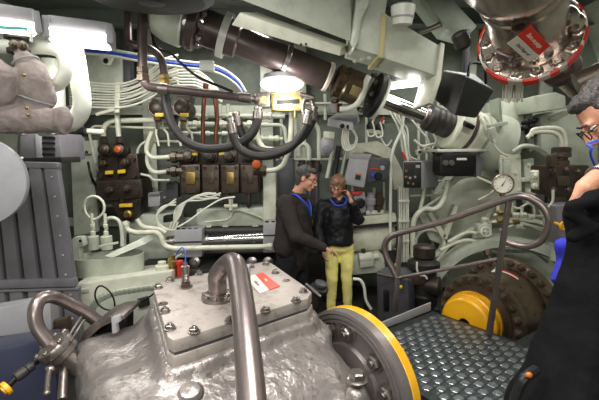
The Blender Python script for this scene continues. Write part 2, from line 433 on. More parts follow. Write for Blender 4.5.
mb = MB(); mb.lathe(sp(.845), SD, [(.09, 0), (.105, .01), (.105, .05), (.095, .06)], 32); part('collar', mb, STL, t)
t = thing('rubber_boot', 'black ribbed boot at the lower end of the chrome rod', 'boot')
mb = MB(); mb.lathe(sp(.86), SD, [(.1, 0), (.14, .02)] + [q for k in range(4) for q in ((.143, .04 + k * .07), (.15, .06 + k * .07), (.15, .08 + k * .07), (.144, .1 + k * .07))] + [(.12, .36)], 36); part('sleeve', mb, RUB, t)
t = thing('shaft_seal', 'stubby pale cylinder gland around the black boot at the hull side', 'seal')
mb = MB(); mb.lathe(sp(.955), SD, [(.15, 0), (.24, 0), (.255, .02), (.255, .16), (.23, .17), (.23, .22), (.265, .23), (.265, .34), (.15, .35)], 44); part('body', mb, CRM, t)
mb = MB(); mb.lathe(sp(.955) + SD * .175, SD, [(.2, 0), (.243, .005), (.243, .04), (.2, .045)], 44); part('band', mb, SHF, t)
mb = MB(); mb.box(sp(.985) + V((.02, -.25, .03)), (.11, .05, .14), Matrix((SD, w_, n_)).transposed(), .01); part('window', mb, BLK, t, 'black square window')
bolts(t, BOLT_P, circ(sp(.955) + SD * .345, SD, .235, 10), -SD, 1.1)
solo('stern_tube', MB().lathe(sp(.955) + SD * .36, SD, [(.2, 0), (.29, .02), (.33, .15), (.34, .3)], 44), GRN, 'wide pale green tube running into the hull behind the pale cylinder gland', 'tube')

# girder
t = thing('ceiling_girder', 'pale green box girder slanting down across the ceiling in front of the shaft', 'girder')
mb = MB(); mb.hexa([A(236, -2, 2.9), A(351, 42, 3.25), A(360, 41, 3.75), A(262, 0, 3.4), A(236, -34, 2.9), A(351, -18, 3.25), A(360, -10, 3.75), A(262, -30, 3.4)], .012); part('box_section', mb, GRN, t)
mb = MB(); mb.hexa([A(231, 25, 2.9), A(340, 56, 3.2), A(349, 53, 3.5), A(250, 24, 3.2), A(240, 12, 2.9), A(341, 47, 3.2), A(349, 45, 3.5), A(256, 12, 3.2)], .008); part('channel', mb, CRM, t)
for q in ((301, 41), (306, 40.5), (306.5, 44)):
    d = .05; mb = MB(); p = A(q[0], q[1], 3.0); mb.cyl(A(q[0], q[1] + 3.5, 3.065), A(q[0], q[1] + 3.5, 3.085), .009); part('hole', mb, DRK, t)
mb = MB(); mb.fb([(350, 44), (356, 2), (368, -4), (369, 4), (362, 18), (359, 40), (354, 50)], 3.22, .22, .012); part('bracket', mb, GRN, t)
mb = MB(); mb.fb([(357, -14), (388, -4), (384, 20), (380, 56), (350, 47)], 3.35, .4, .01); part('box_section', mb, GRN, t)
mb = MB(); mb.fb([(386, 14), (442, 47), (437, 76), (381, 57)], 3.42, .46, .01); part('box_section', mb, GRN, t)
mb = MB(); mb.fb([(382, 12), (387, 14), (383, 58), (378, 57)], 3.34, .5, .006); part('joint_plate', mb, YJT, t, 'yellowed joint plate')
mb = MB(); mb.fb([(441, 42), (445, 44), (441, 80), (433, 104), (429, 103), (436, 78)], 3.4, .5, .006); part('end_plate', mb, CRM, t)
bolts(t, BOLT_P, [A(355 + 7 * k, 61 - 1.5 * k, 3.42) for k in range(4)], (0, -.4, -1), .9)
t = thing('detector_cup', 'white cup shaped fitting hanging from the ceiling above the girder end', 'fitting')
p = A(402, 26, 3.1); u = V((0, -.12, 1)).normalized()
mb = MB(); mb.lathe(p, u, [(.05, 0), (.072, .008), (.09, .11), (.09, .14), (.06, .155)], 32); part('cup', mb, WHT, t)
mb = MB(); mb.lathe(p + u * .05, u, [(.07, 0), (.084, .003), (.086, .016), (.07, .018)], 32); part('ring', mb, LGR, t)
mb = MB(); mb.cyl(p + u * .18, p + u * .5, .03); part('stem', mb, DGR, t)
# black hanging box
t = thing('hanging_box', 'bulky black faceted box hanging in front of the hull beside the girder end', 'box')
vv = [(434, 100, 3.55), (455, 116, 3.2), (476, 119, 3.5), (458, 104, 3.85), (443, 70, 3.55), (466, 75, 3.2), (495, 91, 3.5), (474, 73, 3.85)]
mb = MB(); mb.hexa([A(*q) for q in vv], .025, 3); part('body', mb, BLK, t)
mb = MB(); mb.tube(fillet([A(468, 76, 3.3), A(470, 62, 3.35), A(485, 64, 3.4), A(486, 84, 3.45)], .05), .012); part('handle', mb, BLK, t)
mb = MB(); mb.cyl(A(466, 72, 3.6), A(466, 30, 3.6), .03); part('stem', mb, DGR, t)
# dark round housing at the top
t = thing('fan_housing', 'dark round housing at the ceiling above the dark rigid pipes', 'housing')
p = A(152, 3, 3.0)
mb = MB(); mb.lathe(p, (0, -.1, 1), [(.36, 0), (.42, .03), (.42, .28)], 44); part('drum', mb, DRK, t)
mb = MB(); mb.lathe(p, (0, -.1, 1), [(.40, .01), (.445, .03), (.445, .06), (.40, .07)], 44); part('rim', mb, DGR, t)
mb = MB(); mb.lathe(p - V((0, 0, .012)), (0, -.1, 1), [(.07, 0), (.09, .005), (.09, .02)], 24); part('hub', mb, DGR, t)
# pale beam from the far right of the ceiling, behind the silver machine
solo('ceiling_duct', MB().fb([(418, -8), (446, -8), (478, 26), (468, 36), (448, 30)], 3.7, .3, .02), GRD, 'sage green duct between the white ceiling cup and the silver machine', 'duct')
pipe('braided_hose', [(418, 33), (430, 29), (444, 24), (452, 30)], 2.6, STL, 'short silver braided hose above the girder end by the white cup', 'hose', 3.75, soft=True)
# ================================================================= LEFT SIDE
# white pipes
pipe('white_pipe', [(-30, 46), (22, 47), (50, 48), (63, 55), (66, 70), (60, 82), (52, 86)], 6.5, WHT, 'white pipe bending down over the wrapped pipe, smaller of the two bends', 'pipe', 3.15, soft=True)
pipe('white_pipe', [(74, 30), (75, 52), (80, 84), (82, 106), (76, 119), (64, 125), (40, 128)], 8.5, WHT, 'thick white pipe dropping from the batten lamp and hooking left behind the wrapped pipe', 'pipe', 3.35, soft=True)
pipe('green_pipe', [(-30, 36), (45, 38), (70, 44)], 5, GRN, 'pale green pipe running along the top left behind the white bend', 'pipe', 3.8)
pipe('green_pipe', [(52, 60), (54, 90), (55, 130)], 10, GRN, 'thick pale green standpipe just behind the wrapped pipe', 'pipe', 3.9)
# lagging
mb = MB()
def lag(pts, Y):
    for a, b in zip(pts, pts[1:]): mb.cap(A(a[0], a[1], Y), A(b[0], b[1], Y), R(a[2], Y), R(b[2], Y), 20)
lag([(21, 54, 6), (25, 62, 10), (31, 72, 13.5), (36, 84, 15), (38, 96, 15.5), (36, 104, 13), (33, 112, 13.5)], 2.95)
lag([(-30, 120, 14.5), (0, 119, 14.5), (20, 120, 13.5), (40, 121, 12.5), (60, 121, 12)], 2.9)
lag([(-6, 66, 9), (4, 78, 13), (3, 94, 12.5), (-4, 103, 9)], 2.85)
mb.lathe(A(58, 121, 2.9), A(66, 121, 2.9) - A(58, 121, 2.9), [(R(11, 2.9), 0), (R(13.5, 2.9), .02), (R(14, 2.9), .05), (R(11, 2.9), .06)], 20)
me = blob(mb, .009, 2, 'wrapped_pipe')
jig(me, .012, 7, 3); jig(me, .005, 18, 8)
t = thing('wrapped_pipe', 'grey cloth wrapped pipe elbow tied with cord at the upper left', 'pipe')
put('cloth_wrap', me, LAG, t)
def ring(c, ax, r, th, n=28, M=None):
    q = MB(); P = circ(c, ax, r, n); q.tube(P, th, 6, closed=True); return q
for (a, b, r) in (((26, 62), (31, 72), 11.5), ((37, 100), (35, 108), 15), ((20, 120), (40, 121), 14.5), ((50, 121), (62, 121), 13)):
    part('tie_cord', ring(A(a[0], a[1], 2.95), A(b[0], b[1], 2.95) - A(a[0], a[1], 2.95), R(r, 2.95), .007), LGR, t)
for q in ((24, 75), (27, 108), (28, 115)):
    mb = MB(); mb.ell(A(q[0], q[1], 2.78), (.012, .012, .012)); part('button', mb, BRS, t)
t = thing('clamp_valve', 'dark clamp valve at the top of the wrapped pipe', 'valve')
mb = MB(); mb.lathe(A(19, 55, 3.0), (0, 0, 1), [(.05, 0), (.075, .01), (.075, .04), (.05, .05), (.05, .1), (.085, .11), (.085, .14), (.04, .15), (.04, .22)], 24); part('body', mb, DRK, t)
mb = MB(); mb.cyl(A(14, 44, 2.97), A(27, 47, 2.97), .028); part('spindle', mb, DGR, t)
bolts(t, BOLT_D, [A(14, 45, 2.9), A(23, 46, 2.9)], (0, -1, 0), 1.2)
pipe('thin_pipe', [(26, 30), (31, 34), (31, 42)], 1.2, WHT, 'thin white conduit hook hanging above the clamp valve', 'conduit', 2.85, soft=True)
# round tank end
t = thing('round_tank', 'plain light grey round tank end at the left edge beside the lockers', 'tank')
p = A(-41, 183, 2.3)
mb = MB(); mb.lathe(p + V((0, .12, 0)), V((.25, -1, .05)), [(.2, -.06), (.28, -.04), (.285, 0), (.28, .012), (.22, .03), (.12, .042), (0.001, .046)], 56); part('shell', mb, LGR, t)
mb = MB(); mb.ell(A(22, 158, 2.33), .008); part('rivet', mb, WHT, t)
# louvred box
t = thing('louvred_box', 'grey louvred ventilation box between the wrapped pipe and the locker top', 'box')
mb = MB(); mb.fb([(20, 134), (58, 133), (62, 160), (20, 162)], 3.6, .4, .01); part('casing', mb, GRY, t)
for k in range(4):
    mb = MB(); mb.fb([(42, 136 + k * 5.6), (54, 136.4 + k * 5.6), (54.5, 138.5 + k * 5.6), (42, 138.5 + k * 5.6)], 3.585, .03, .003); part('louvre', mb, BLK, t)
mb = MB(); mb.fb([(35, 134), (40, 134), (42, 160), (36, 160)], 3.58, .03, .004); part('side_strip', mb, LGR, t)
solo('cable_shelf', MB().fb([(18, 158), (61, 157), (62, 163), (18, 165)], 3.45, .3, .006), DRK, 'dark shelf strip under the louvred box', 'shelf')
# lockers
def locker(name, label, q, Y, grooves, rivets):
    t = thing(name, label, 'locker')
    mb = MB(); mb.prism([A(a[0], a[1], Y) for a in q], (-.42, .55, 0), .012); part('carcass', mb, DGR, t)
    tl, tr, br, bl = [V((a[0], a[1])) for a in q]
    def on(u, w): return (tl * (1 - u) + tr * u) * (1 - w) + (bl * (1 - u) + br * u) * w
    for u0, u1 in grooves:
        c = [on(u0, .02), on(u1, .02), on(u1, .93), on(u0, .93)]
        mb = MB(); mb.fb([(p.x, p.y) for p in c], Y - .035, .06, .012); part('rib', mb, GRY, t)
    c = [on(0, .93), on(1, .93), on(1, 1), on(0, 1)]
    mb = MB(); mb.fb([(p.x, p.y) for p in c], Y - .045, .06, .01); part('bottom_rail', mb, GRY, t)
    c = [on(0, -.02), on(1, -.02), on(1, .03), on(0, .03)]
    mb = MB(); mb.fb([(p.x, p.y) for p in c], Y - .045, .06, .01); part('top_rail', mb, GRY, t)
    for k in range(rivets):
        p = on(.93, .1 + .8 * k / (rivets - 1)); mb = MB(); mb.ell(A(p.x, p.y, Y - .042), (.011, .008, .011), u=10, w=6); part('rivet', mb, LGR, t)
    return t
locker('ribbed_locker', 'tall grey ribbed locker beside the pale green tray, upper of two', [(-44, 163), (57, 165), (75, 287), (-34, 290)], 3.1,
       [(.02, .16), (.2, .34), (.38, .5), (.545, .665), (.71, .83), (.86, .995)], 6)
locker('ribbed_locker', 'low grey ribbed locker under the taller one', [(-34, 292), (78, 289), (82, 348), (-28, 352)], 3.1,
       [(.02, .16), (.2, .34), (.38, .5), (.545, .665), (.71, .83), (.86, .995)], 3)
t = thing('grey_casing', 'plain light grey casing below the lockers, behind the tube handle', 'casing')
mb = MB(); mb.hexa([A(-40, 352, 2.2), A(52, 330, 2.45), A(60, 326, 2.7), A(-30, 345, 2.7), A(-40, 316, 2.2), A(50, 297, 2.45), A(58, 293, 2.7), A(-30, 308, 2.7)], .01); part('cover', mb, LGR, t)
mb = MB(); mb.fb([(50, 322), (66, 318), (68, 332), (52, 336)], 2.5, .06, .01); part('foot', mb, HYB, t, 'rusty brown foot')
solo('navy_casing', MB().hexa([A(-60, 460, 1.75), A(62, 440, 1.95), A(66, 420, 2.35), A(-50, 430, 2.3), A(-60, 362, 1.75), A(54, 336, 1.95), A(62, 328, 2.35), A(-50, 342, 2.3)], .02), NVY, 'dark navy casing in the lower left corner', 'casing')

# wall panel and brackets behind
solo('wall_panel', MB().fb([(82, 52), (121, 50), (122, 88), (84, 90)], 4.9, .05, .008), GRN, 'flat sage panel below the batten lamp, behind the white cables', 'panel')
t = thing('lifting_plate', 'small pale triangular plate with one hole under the batten lamp', 'plate')
mb = MB(); mb.fb([(97, 52), (115, 52), (109, 65), (103, 65)], 4.6, .05, .01); part('plate', mb, CRM, t)
mb = MB(); q = A(106, 61, 4.6); mb.cyl(q - V((0, .006, 0)), q + V((0, .01, 0)), .03); part('hole', mb, BLK, t)
solo('cable_channel', MB().fb([(118, 8), (128, 8), (130, 86), (121, 86)], 4.95, .14, .01), DGR, 'dark vertical channel left of the rigid pipes', 'channel')
# blue and white cables along the top
for i, (dy, m, lb) in enumerate(((0, WHT, 'upper white'), (3, LAN, 'single blue'), (6, WHT, 'lower white'))):
    pipe('long_cable', [(78, 47 + dy), (112, 50 + dy), (140, 55 + dy), (180, 61 + dy), (215, 66 + dy), (236, 78 + dy), (246, 92 + dy)], 1.3, m, lb + ' long cable sagging behind the rigid pipes and under the shaft', 'cable', 4.45 + .0 * i, soft=True)
# white cable bundle
for k in range(10):
    e = random.uniform(-1.2, 1.2)
    pipe('bundle_cable', [(70, 78 + k * 3.1), (92, 83 + k * 2.7 + e * .4), (118, 84 + k * 2.6), (136, 80 + k * 2.7 + e), (152, 69 + k * 3.1), (164, 60 + k * 3.2 + e), (178, 55 + k * 3.3)], 1.0, CBL,
         'one of the white cables in the clamped bundle above the left valve block', 'cable', 4.5 + .035 * (k % 3), soft=True, group='white cables in the clamped bundle', n=8)
t = thing('cable_clamp', 'pale strap clamp across the white cable bundle', 'clamp')
mb = MB(); mb.fb([(115, 82), (120, 82), (119, 113), (114, 113)], 4.5, .03, .006); part('strap', mb, CRM, t)
mb = MB(); mb.fb([(95, 113), (119, 106), (120, 109), (96, 116)], 4.5, .03, .006); part('arm', mb, CRM, t)
bolts(t, BOLT_P, [A(117, 84, 4.5), A(117, 111, 4.5)], (0, -1, 0), .9)
for k in range(6):
    pipe('coil_cable', [(166 + k * 2, 74 + k), (180, 70 + k * 3.0), (197, 71 + k * 3.0), (212, 82 + k * 2.6), (222, 97 + k)], 1.05, CBL,
         'one of the white cables looping above the twin yellow tagged valves', 'cable', 4.8, soft=True, group='white cables looping over the twin valves', n=8)

# ---- left valve block
def sol_head(t, px, py, Y, r, face=HYB):
    p = A(px, py, Y); a = V((0, -1, .12)).normalized()
    mb = MB(); mb.lathe(p - a * .12, a, [(r * .8, 0), (r, .02), (r, .14), (r * .82, .16), (r * .82, .19), (r * .55, .2)], 28); s = part('solenoid', mb, HYD, t)
    mb = MB(); mb.lathe(p + a * .075, a, [(r * .5, 0), (r * .5, .012), (r * .38, .018)], 20); part('cap', mb, face, s)
    mb = MB(); mb.lathe(p - a * .03, a, [(r, 0), (r * 1.07, .005), (r * 1.07, .03), (r, .035)], 28); part('ring', mb, HYB, s)
Yv = 4.75
t = thing('valve_block', 'dark hydraulic valve block left of the manifold, two heads and three yellow tags', 'valve')
mb = MB(); mb.fb([(97, 155), (137, 153), (140, 179), (98, 181)], Yv, .3, .02); part('upper_body', mb, HYD, t)
mb = MB(); mb.fb([(93, 181), (141, 179), (143, 197), (97, 203)], Yv - .04, .34, .02); part('middle_body', mb, HYD, t)
mb = MB(); mb.fb([(109, 200), (142, 196), (138, 216), (132, 222), (120, 221)], Yv, .3, .02); part('lower_body', mb, HYD, t)
for q in (118,):
    mb = MB(); mb.fb([(q - .6, 155), (q + .6, 155), (q + .9, 179), (q - .3, 180)], Yv - .01, .04); part('seam', mb, BLK, t)
sol_head(t, 106, 150, Yv - .03, .082, HYB); sol_head(t, 120.5, 150, Yv - .03, .082, ORG)
for q in ((105, 171, 112.5, 174.6), (117.5, 170, 125, 173.6), (119, 204, 132, 207.4)):
    mb = MB(); mb.fb([(q[0], q[1]), (q[2], q[1] - .5), (q[2], q[3] - .5), (q[0], q[3])], Yv - .06, .03, .004); part('tag', mb, YTG, t, 'yellow tag')
for q in ((101, 160), (101, 176), (133, 159), (134, 176), (98, 186), (118, 186), (136, 184), (99, 199), (137, 193), (122, 201), (137, 201)):
    mb = MB(); mb.lathe(A(q[0], q[1], Yv - .04), (0, -1, 0), [(.022, -.04), (.022, .012), (.012, .012), (.012, .004)], 12); part('screw', mb, HYB, t)
for q in ((103, 163), (126, 162), (110, 190), (128, 188)):
    mb = MB(); mb.lathe(A(q[0], q[1], Yv - .04), (0, -1, 0), [(.05, -.03), (.05, .03), (.035, .045), (.035, .07), (.02, .075)], 6); part('plug', mb, HYB, t)
mb = MB(); mb.lathe(A(129, 214, Yv), (0, -1, 0), [(.05, -.03), (.05, .04), (.03, .05), (.03, .09)], 20); part('knob', mb, BRS, t, 'dull brass knob')
mb = MB(); mb.tube(catmull([A(88, 162, 4.6), A(90, 172, 4.55), A(93, 181, 4.6), A(96, 186, 4.72)], 6), .014); part('lever', mb, BLK, t)
for x0, bw in ((104, 103.5), (117, 117)):
    pass
pipe('valve_pipe', [(104, 143), (103, 128), (110, 121), (152, 120), (176, 121)], 2.6, CRM, 'cream pipe rising from the left head of the left valve block and turning right', 'pipe', Yv - .02, 9, ends=HYD)
pipe('valve_pipe', [(119.5, 143), (118, 128), (116.5, 106)], 2.5, CRM, 'cream pipe rising straight from the right head of the left valve block', 'pipe', Yv - .09, 6, ends=HYD)
pipe('thin_pipe', [(99, 172), (95, 160), (89, 133), (93, 126), (152, 128), (196, 128)], 1.2, CRM, 'thin pale pipe outlining the left valve block on its left', 'pipe', Yv + .06, 5)
t = thing('shutoff_valve', 'small black valve with pale stub pipe below the wrapped pipe', 'valve')
mb = MB(); mb.lathe(A(67, 132, 4.2), (1, 0, 0), [(.05, -.03), (.08, 0), (.08, .1), (.05, .13), (.05, .2)], 20); part('body', mb, BLK, t)
mb = MB(); mb.lathe(A(72, 137, 4.2), (0, -.3, -1), [(.03, 0), (.03, .08), (.09, .09), (.09, .11), (.03, .12)], 20); part('wheel', mb, BLK, t)
mb = MB(); mb.cyl(A(80, 131, 4.22), A(104, 132, 4.3), .03); part('stub', mb, CRM, t, 'pale stub pipe')

# ---- twin yellow tagged valves
for i, (x, lb) in enumerate(((158, 'left'), (183, 'right'))):
    t = thing('solenoid_valve', 'dark round valve with a yellow tag above the manifold, %s of the pair' % lb, 'valve', 'twin round valves')
    p = A(x, 108, 4.55); a = V((0, -1, .1)).normalized()
    mb = MB(); mb.lathe(p - a * .2, a, [(.075, 0), (.1, .02), (.1, .2), (.085, .22), (.085, .26), (.05, .28)], 32); part('body', mb, HYD, t)
    mb = MB(); mb.lathe(p + a * .02, a, [(.1, 0), (.108, .005), (.108, .02), (.1, .025)], 32); part('ring', mb, HYB, t)
    mb = MB(); mb.fb([(x - 7, 96), (x + 8, 96), (x + 7, 102), (x - 6, 102)], 4.5, .2, .015); part('junction_box', mb, HYD, t)
    mb = MB(); mb.fb([(x - 3, 113), (x + 4.5, 113), (x + 4.5, 116.5), (x - 3, 116.5)], 4.4, .05, .004); part('tag', mb, YTG, t, 'yellow tag')
    mb = MB(); mb.lathe(p - V((0, .02, .1)), (0, 0, -1), [(.05, 0), (.05, .04), (.03, .06), (.03, .14)], 6); part('spigot', mb, HYB, t)
for i, (x, k) in enumerate(((158, 0), (163, 1), (180, 2), (187, 3))):
    pipe('drop_pipe', [(x, 119), (x - 1, 128), (x + (5 if k % 2 else -2), 133), (x + (6 if k % 2 else 1), 146)], 1.1, CRM,
         '%s thin cream pipe dropping from the twin round valves to the manifold' % ('first', 'second', 'third', 'fourth')[k], 'pipe', 4.62, 4)

# ---- central manifold
t = thing('valve_manifold', 'long dark hydraulic manifold with four bolted faces in the middle of the back wall', 'manifold')
xs = [(180, 200), (201.5, 219), (220.5, 239), (240.5, 258)]
mb = MB(); mb.fb([(178, 150), (260, 148), (261, 192), (180, 195)], 4.72, .3, .02); part('body', mb, HYD, t)
for i, (x0, x1) in enumerate(xs):
    mb = MB(); mb.fb([(x0, 165), (x1, 164), (x1, 193), (x0 + 1, 194)], 4.62, .2, .02); f = part('valve_face', mb, HYB, t)
    for q in ((x0 + 3, 168), (x1 - 3, 168), (x0 + 4, 190), (x1 - 3, 190), (x0 + 3, 179), (x1 - 3, 179)):
        mb = MB(); mb.lathe(A(q[0], q[1], 4.62), (0, -1, 0), [(.022, -.02), (.022, .014), (.012, .014), (.012, .006)], 10); part('screw', mb, HYD, f)
    mb = MB(); mb.fb([(x0 + 6, 172), (x1 - 5, 172), (x1 - 5, 184), (x0 + 6, 184)], 4.605, .03, .006); part('nameplate', mb, HYB if i % 2 else BRS, f)
    mb = MB(); mb.lathe(A((x0 + x1) / 2, 157, 4.66), (0, -1, .2), [(.055, -.05), (.07, 0), (.07, .06), (.05, .07), (.05, .11), (.03, .115)], 20); part('port', mb, HYD, t)
    mb = MB(); mb.fb([(x0 + 2, 152), (x1 - 2, 151.5), (x1 - 2, 162), (x0 + 2, 162.5)], 4.66, .1, .015); part('cap_block', mb, HYB if i in (1, 2) else HYD, t)
for q in ((192, 153), (219, 152.5)):
    mb = MB(); mb.fb([(q[0], q[1]), (q[0] + 5, q[1]), (q[0] + 5, q[1] + 2.5), (q[0], q[1] + 2.5)], 4.58, .04, .003); part('tag', mb, YTG, t, 'yellow tag')
mb = MB(); mb.lathe(A(257, 164, 4.6), (0, -1, 0), [(.035, -.05), (.035, .02), (.05, .03), (.05, .07), (.02, .08)], 20); part('knob', mb, ORG, t, 'orange knob')
for y in (157, 171):
    mb = MB(); p = A(180, y, 4.66); mb.lathe(p, (-1, 0, 0), [(.05, -.05), (.05, .03), (.07, .035), (.07, .1), (.05, .11), (.05, .15)], 8); part('inlet', mb, HYD if y > 160 else HYB, t)
mb = MB(); p = A(258, 171, 4.62); mb.lathe(p, (1, 0, 0), [(.05, -.05), (.05, .03), (.065, .035), (.065, .09), (.045, .1)], 8); part('outlet', mb, HYB, t)
mb = MB(); mb.fb([(222, 193), (229, 193), (228, 206), (223, 206)], 4.7, .1, .01); part('foot', mb, HYD, t)
mb = MB(); mb.fb([(246, 192), (250, 192), (250, 208), (247, 208)], 4.7, .1, .01); part('foot', mb, HYD, t)
pipe('valve_pipe', [(170, 157), (152, 158), (146, 152), (148, 141), (152, 132)], 2.2, CRM, 'upper cream pipe curling up from the left end of the manifold', 'pipe', 4.62, 7)
pipe('valve_pipe', [(170, 171), (154, 173), (148, 166), (147, 157), (152, 140)], 2.2, CRM, 'lower cream pipe curling up from the left end of the manifold', 'pipe', 4.72, 7)
pipe('thin_pipe', [(139, 200), (139, 172), (137, 150), (143, 142), (170, 141), (182, 142)], 1.3, CRM, 'thin cream pipe standing between the left valve block and the manifold', 'pipe', 4.8, 6)
pipe('thin_pipe', [(140, 174), (150, 176), (153, 180), (170, 180)], 1.3, CRM, 'short thin cream pipe entering the manifold at its lower left', 'pipe', 4.8, 4)
pipe('valve_pipe', [(265, 171), (276, 170), (283, 166), (289, 152), (291, 132), (292, 112)], 2.7, CRM, 'cream pipe sweeping from the right end of the manifold up behind the brass bracket', 'pipe', 4.62, 9)
pipe('return_pipe', [(257, 128), (258, 140), (264, 149), (280, 150), (287, 147)], 2.7, CRM, 'cream pipe bend just above the right end of the manifold', 'pipe', 4.85, 8)
pipe('return_pipe', [(268, 125), (281, 125), (285, 129), (286, 142), (291, 148)], 1.9, GRN, 'small green pipe bend below the brass bracket', 'pipe', 4.95, 5)
# horizontal pale pipes with unions
for i, (y, x0, x1, r) in enumerate(((115.5, 188, 285, 2.3), (124, 186, 268, 2.6), (138, 235, 283, 2.0), (133, 172, 240, 1.6))):
    t = thing('union_pipe', '%s of the four horizontal green pipes behind the black hoses' % ('topmost', 'second', 'lowest', 'third')[i], 'pipe', 'horizontal pipes behind the hoses')
    part('tube', pipe_mb([(x0, y), (x1, y + 1)], r, 5.0), GRN, t)
    for k in range(3):
        px = x0 + (x1 - x0) * (.15 + .33 * k); p = A(px, y + .5, 5.0); q = R(r, 5)
        mb = MB(); mb.lathe(p, (1, 0, 0), [(q * 1.1, -.07), (q * 1.6, -.06), (q * 1.6, -.02), (q * 1.3, -.015), (q * 1.3, .015), (q * 1.6, .02), (q * 1.6, .06), (q * 1.1, .07)], 8); part('nut', mb, CRM, t)
for i, x in enumerate((220, 228)):
    pipe('riser_pipe', [(x, 104), (x + .5, 150)], 1.8, GRN, ('left' if i == 0 else 'right') + ' green riser crossing the horizontal pipes behind the hose fittings', 'pipe', 5.12)
# copper pipes
pipe('copper_pipe', [(206, 84), (204, 100), (203, 122), (203, 148)], 2.1, COP, 'straight dull copper pipe dropping to the manifold', 'pipe', 4.6, soft=True, ends=COP)
pipe('copper_pipe', [(206, 90), (214, 96), (217, 118), (216, 130), (216, 148)], 2.1, COP, 'bowed dull copper pipe right of the straight one', 'pipe', 4.68, soft=True, ends=COP)
# rigid dark pipes from the ceiling
pipe('rigid_pipe', [(142, -20, 3.9), (142.5, 70, 3.9), (146, 86, 3.9), (158, 88, 3.95), (240, 97, 4.2)], 4.4, SHF, 'long dark rigid pipe coming down from the ceiling and running right to the silver block', 'pipe', bend=12)
t = thing('pipe_union', 'hexagon union on the vertical leg of the long dark pipe', 'union')
mb = MB(); mb.lathe(A(143, 75, 3.9), (0, 0, 1), [(.047, -.06), (.062, -.055), (.062, .0), (.052, .005), (.052, .02), (.058, .025), (.058, .07), (.047, .075)], 6); part('nut', mb, HYB, t)
t = thing('pipe_ferrule', 'silver ferrule where the long dark pipe meets the silver block', 'ferrule')
d = (A(258, 99, 4.26) - A(238, 96.7, 4.2)).normalized(); p = A(238, 96.7, 4.2)
mb = MB(); mb.lathe(p, d, [(.046, 0), (.054, .005), (.054, .13), (.04, .14), (.04, .17), (.055, .18), (.055, .21)], 24); part('sleeve', mb, STL, t)
t = thing('pipe_ferrule', 'silver ferrule at the elbow of the long dark pipe', 'ferrule')
mb = MB(); p = A(157, 88, 3.95); mb.lathe(p, d, [(.048, 0), (.055, .004), (.055, .09), (.048, .095)], 24); part('sleeve', mb, STL, t)
pipe('bent_pipe', [(128, -10), (128, 36), (132, 44), (148, 48), (160, 57), (164, 72), (165, 92)], 3.6, SHF, 'dark pipe bending from the ceiling to the left black hose', 'pipe', 4.2, soft=True)
t = thing('brass_union', 'brass union joining the bent dark pipe and the left black hose', 'union')
mb = MB(); mb.lathe(A(165, 82, 4.2), (0, 0, 1), [(.04, -.05), (.055, -.045), (.055, .02), (.045, .025), (.05, .03), (.05, .07), (.04, .075)], 6); part('nut', mb, BRS, t)
pipe('black_conduit', [(150, 22), (156, 46), (172, 54), (184, 66), (200, 78), (224, 88), (233, 92)], 1.3, BLK, 'thin black conduit curving from the fan housing to the silver ferrule', 'conduit', 4.05, soft=True)
# black hoses
def hose(label, pts, r, Y, f0=None, f1=None):
    t = thing('hydraulic_hose', label, 'hose'); P = catmull(pp(pts, Y), 7); q = R(r, Y)
    mb = MB(); mb.tube(P, q, 14); part('tube', mb, RUB, t)
    for a, b, L in ((P[0], P[1], f0), (P[-1], P[-2], f1)):
        if L:
            d = (b - a).normalized(); mb = MB()
            mb.lathe(a - d * L * .55, d, [(q * .7, 0), (q * .95, .01), (q * .95, L * .3), (q * .75, L * .32), (q * .75, L * .5), (q * 1.12, L * .52), (q * 1.15, L * 1.25), (q * 1.02, L * 1.3)], 16); part('ferrule', mb, STL, t, 'silver ferrule')
    return t
hose('black hose making the wide U in front of the manifold, leftmost', [(165, 92), (167, 108), (173, 126), (186, 141), (206, 148.5), (232, 146), (250, 136), (257, 122), (258, 112)], 4.4, 4.2, None, .1)
hose('black hose dropping from the slanted silver fitting and sweeping right to the twin silver stubs', [(231, 124), (234, 138), (240, 149), (254, 155.5), (272, 155), (292, 146), (305, 128), (308, 116)], 4.3, 4.12, .14, .12)
hose('black hose beside the slanted fitting ending at the right silver stub', [(237, 118), (241, 132), (249, 145), (262, 151), (278, 150.5), (298, 141), (311, 124), (313.5, 112)], 4.0, 4.3, .12, .12)
pipe('silver_stub', [(304, 118), (303, 106), (306, 99), (314, 98), (300, 94)], 2.2, STL, 'bent silver tube stub at the right end of the brass bracket, left one', 'pipe', 4.2, soft=True)
pipe('silver_stub', [(313, 112), (313, 104), (310, 99), (304, 97)], 2.2, STL, 'bent silver tube stub at the right end of the brass bracket, right one', 'pipe', 4.32, soft=True)
# ================================================================= LOWER BACK: actuator, trays, tank
Yb = 4.6
# pale structure the actuator sits on
solo('mounting_shelf', MB().fb([(196, 209), (266, 207), (266, 226), (196, 227)], 4.75, .45, .03), GRN, 'pale green boxed shelf behind the chrome actuator, left of the man', 'shelf')
solo('mounting_shelf', MB().fb([(128, 215), (176, 213), (178, 262), (130, 266)], 4.85, .35, .02), GRN, 'pale green boxed shelf behind the left grey clamp block', 'shelf')
solo('support_column', MB().fb([(263, 172), (276, 172), (276, 224), (263, 224)], 4.72, .4, .02), CRM, 'pale upright post just behind the man back', 'post')
solo('machinery_bed', MB().fb([(128, 272), (300, 266), (300, 295), (128, 305)], 4.3, .9, .03), DRK, 'dark machinery bed under the chrome actuator', 'bed')
t = thing('hydraulic_actuator', 'horizontal actuator with a chrome barrel between two grey clamp blocks', 'actuator')
p0, p1 = A(172, 243, Yb), A(292, 236, Yb); d = (p1 - p0).normalized(); L = (p1 - p0).length
mb = MB(); mb.cyl(p0, p1, .072, n=32); part('barrel', mb, CHR, t, 'chrome barrel')
mb = MB(); mb.lathe(p0, d, [(.05, -.06), (.085, -.05), (.085, .04), (.1, .05), (.1, .1)], 32); part('end_collar', mb, STL, t)
